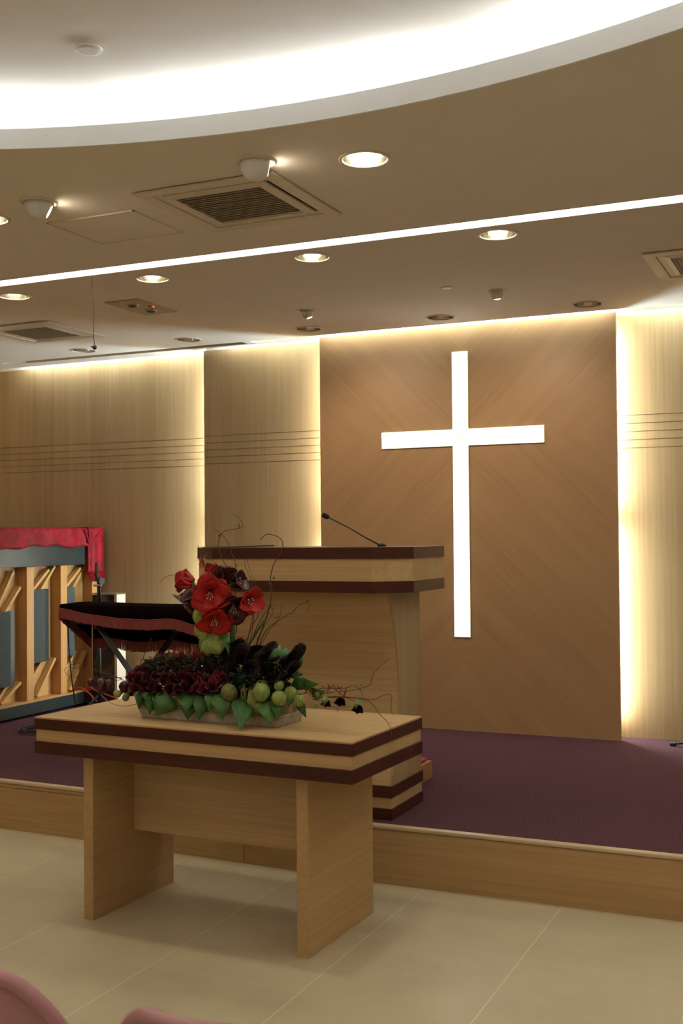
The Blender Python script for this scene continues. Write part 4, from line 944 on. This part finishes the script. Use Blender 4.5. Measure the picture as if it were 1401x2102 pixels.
for k in range(3):
    a_ = -1.9 + k * 2.094; e = Vector((math.cos(a_), math.sin(a_), 0)); bm = bm_new(); c = Vector((-4.63, 6.3, ZS))
    tube(bm, [c + Vector((0, 0, .20)), c + e * .24 + Vector((0, 0, .012))], .008, 8); tube(bm, [c + e * .205 + Vector((0, 0, .045)), c + e * .25 + Vector((0, 0, .011))], .011, 8); obj('leg', bm, M['black'], ms, world=True)

# slim cabinet behind
cb_ = thing('equipment_cabinet', 'slim pale cabinet with a dark glazed front beside the piano', 'cabinet', (-5.07, 7.0, ZS))
bm = bm_new(); box(bm, -4.975, -4.952, 6.955, 7.065, ZS, 1.083); box(bm, -5.2, -4.976, 7.03, 7.065, ZS, 1.075); obj('case', bm, M['cabinet'], cb_, world=True, bevel=.002)
bm = bm_new(); box(bm, -5.179, -4.976, 6.965, 7.029, ZS + .02, 1.072); obj('dark_front', bm, plain('smoked_glass', (.02, .016, .014), .15), cb_, world=True)
bm = bm_new(); box(bm, -5.2, -4.95, 6.95, 7.067, 1.0765, 1.086); obj('top', bm, M['steel'], cb_, world=True)
for z in (.60, .42):
    bm = bm_new()
    lathe(bm, [(.0, .012), (.045, .006), (.06, .0), (.066, .004), (.068, .0)], (-5.075, 6.963, z), 28, Matrix.Rotation(R(90), 3, 'X')); obj('speaker_cone', bm, M['blackp'], cb_, world=True, smooth=True)

# cables
def cable(name, label, P, r_, mat, cat='cable'):
    bm = bm_new(); tube(bm, smoothpts([Vector(p_) for p_ in P], 6), r_, 7); return tag(obj(name, bm, M[mat], smooth=True), label, cat)
P = []
for i in range(46):
    a_ = i * .55; rr = .105 + .016 * math.sin(i * .37); P.append((-4.80 + rr * 1.25 * math.cos(a_), 5.90 + rr * 1.05 * math.sin(a_), ZS + .006 + .010 * (i % 12) / 12 + .004 * (i // 12)))
cable('cable_coil', 'loop of black cable lying on the carpet by the piano', P, .0045, 'black', 'cable')
cable('hanging_cable', 'thin black cable dropping from the keyboard to the floor', [at(141, 1262, 5.66), at(140, 1300, 5.66), at(143, 1350, 5.68), at(148, 1400, 5.7), at(155, 1450, 5.74), (at(158, 1470, 5.8).x, 5.8, ZS + .006), (-4.1, 5.95, ZS + .006)], .004, 'black')
cable('red_cable', 'red cable trailing over the foot of the piano', [at(143, 1421, 6.6), at(158, 1413, 6.6), at(172, 1415, 6.55), at(188, 1428, 6.5), at(200, 1440, 6.45), (-4.5, 6.5, ZS + .008), (-4.3, 6.8, ZS + .006)], .006, 'red_cable')
cable('red_lead', 'second red lead curling beside the microphone stand', [at(176, 1414, 6.66), at(188, 1412, 6.6), at(197, 1418, 6.55), (-4.6, 6.6, ZS + .10), (-4.45, 6.7, ZS + .008), (-4.2, 6.9, ZS + .006)], .005, 'red_cable')

# music stand whose foot reaches into the picture at the right
st_ = thing('floor_stand', 'black tripod floor stand, one foot showing at the right edge', 'stand', (-.72, 6.82, ZS))
bm = bm_new(); tube(bm, [(0, 0, .12), (0, 0, 1.05)], .010, 12); obj('pole', bm, M['black'], st_, smooth=True)
for k in range(3):
    a_ = R(163) + k * 2.094; e = Vector((math.cos(a_), math.sin(a_), 0)); bm = bm_new(); tube(bm, [Vector((0, 0, .13)), e * .12 + Vector((0, 0, .05)), e * .285 + Vector((0, 0, .012))], [.008, .008, .0075], 10)
    l_ = obj('leg', bm, M['black'], st_, smooth=True); bm = bm_new(); tube(bm, [e * .265 + Vector((0, 0, .014)), e * .297 + Vector((0, 0, .0125))], .0122, 10); obj('rubber_foot', bm, M['blackp'], l_)

# ------------------------------------------------------------------ pink chairs in the foreground
def chair(label, loc):
    t = thing('stacking_chair', label, 'chair', loc, 0, 'pink plastic chairs in the front row')
    HW, ZT, ZB = .213, .828, .46; TH = .010
    def surf(s, h, back):     # s -1..1 across, h 0..1 upwards; shell wraps forward at its sides
        x = HW * s; y = .115 * s * s - .055 * (1 - h) ** 2 * 0 + .05 * (1 - h)
        return Vector((x, y, 0)), h
    def edge_top(s): a_ = abs(s); return 1 - (max(0, a_ - .22) / .78) ** 2.5 * .62
    bm = bm_new(); nu, nv = 36, 14
    def fn(u, v):
        s = 2 * u - 1; s = math.copysign(abs(s) ** .85, s); z = ZB + (ZT - ZB) * edge_top(s) * v
        return Vector((HW * s, .125 * s * s + .035 * (1 - v), z))
    grid(bm, fn, nu, nv); obj('backrest', bm, M['pink'], t, smooth=True, solid=.006)
    bm = bm_new(); pts = [fn(i / nu, 1) + Vector((0, -.004, 0)) for i in range(nu + 1)]; lo = [fn(1, 1 - k / 10) + Vector((0, -.004, 0)) for k in range(1, 11)]; lf = [fn(0, k / 10) + Vector((0, -.004, 0)) for k in range(10)]
    tube(bm, lf + pts + lo, .0125, 10); obj('rolled_rim', bm, M['pink'], t, smooth=True)
    bm = bm_new(); grid(bm, lambda u, v: Vector((HW * (2 * u - 1) * (1 - .1 * v), .03 + .40 * v + .125 * (2 * u - 1) ** 2 * max(0, 1 - v * 3), .46 - .02 * math.sin(PI * v) - .03 * max(0, v - .85) * 6 + .012 * (2 * u - 1) ** 2)), 16, 14); obj('seat', bm, M['pink'], t, smooth=True, solid=.006)
    for sx, sy in ((-1, 0), (1, 0), (-1, 1), (1, 1)):
        bm = bm_new(); tube(bm, [(sx * .16, .08 + .26 * sy, .45), (sx * .20, -.02 + .46 * sy, .01)], .011, 10); obj('leg', bm, M['steel'], t, smooth=True)
    return t
ch1 = chair('pink plastic chair with a small white sticker, left one in the foreground', (-1.300, 1.378, 0))
ch2 = dup(ch1, (-.842, 1.345, 0), 'pink plastic chair to the right of the stickered one, in the foreground')
p_ = Vector((-.075, .006, .725))
bm = bm_new(); box(bm, p_.x - .02, p_.x + .022, p_.y - .0085, p_.y - .0055, p_.z - .025, p_.z + .022); obj('sticker', bm, M['sticker'], ch1, label='small white sticker')
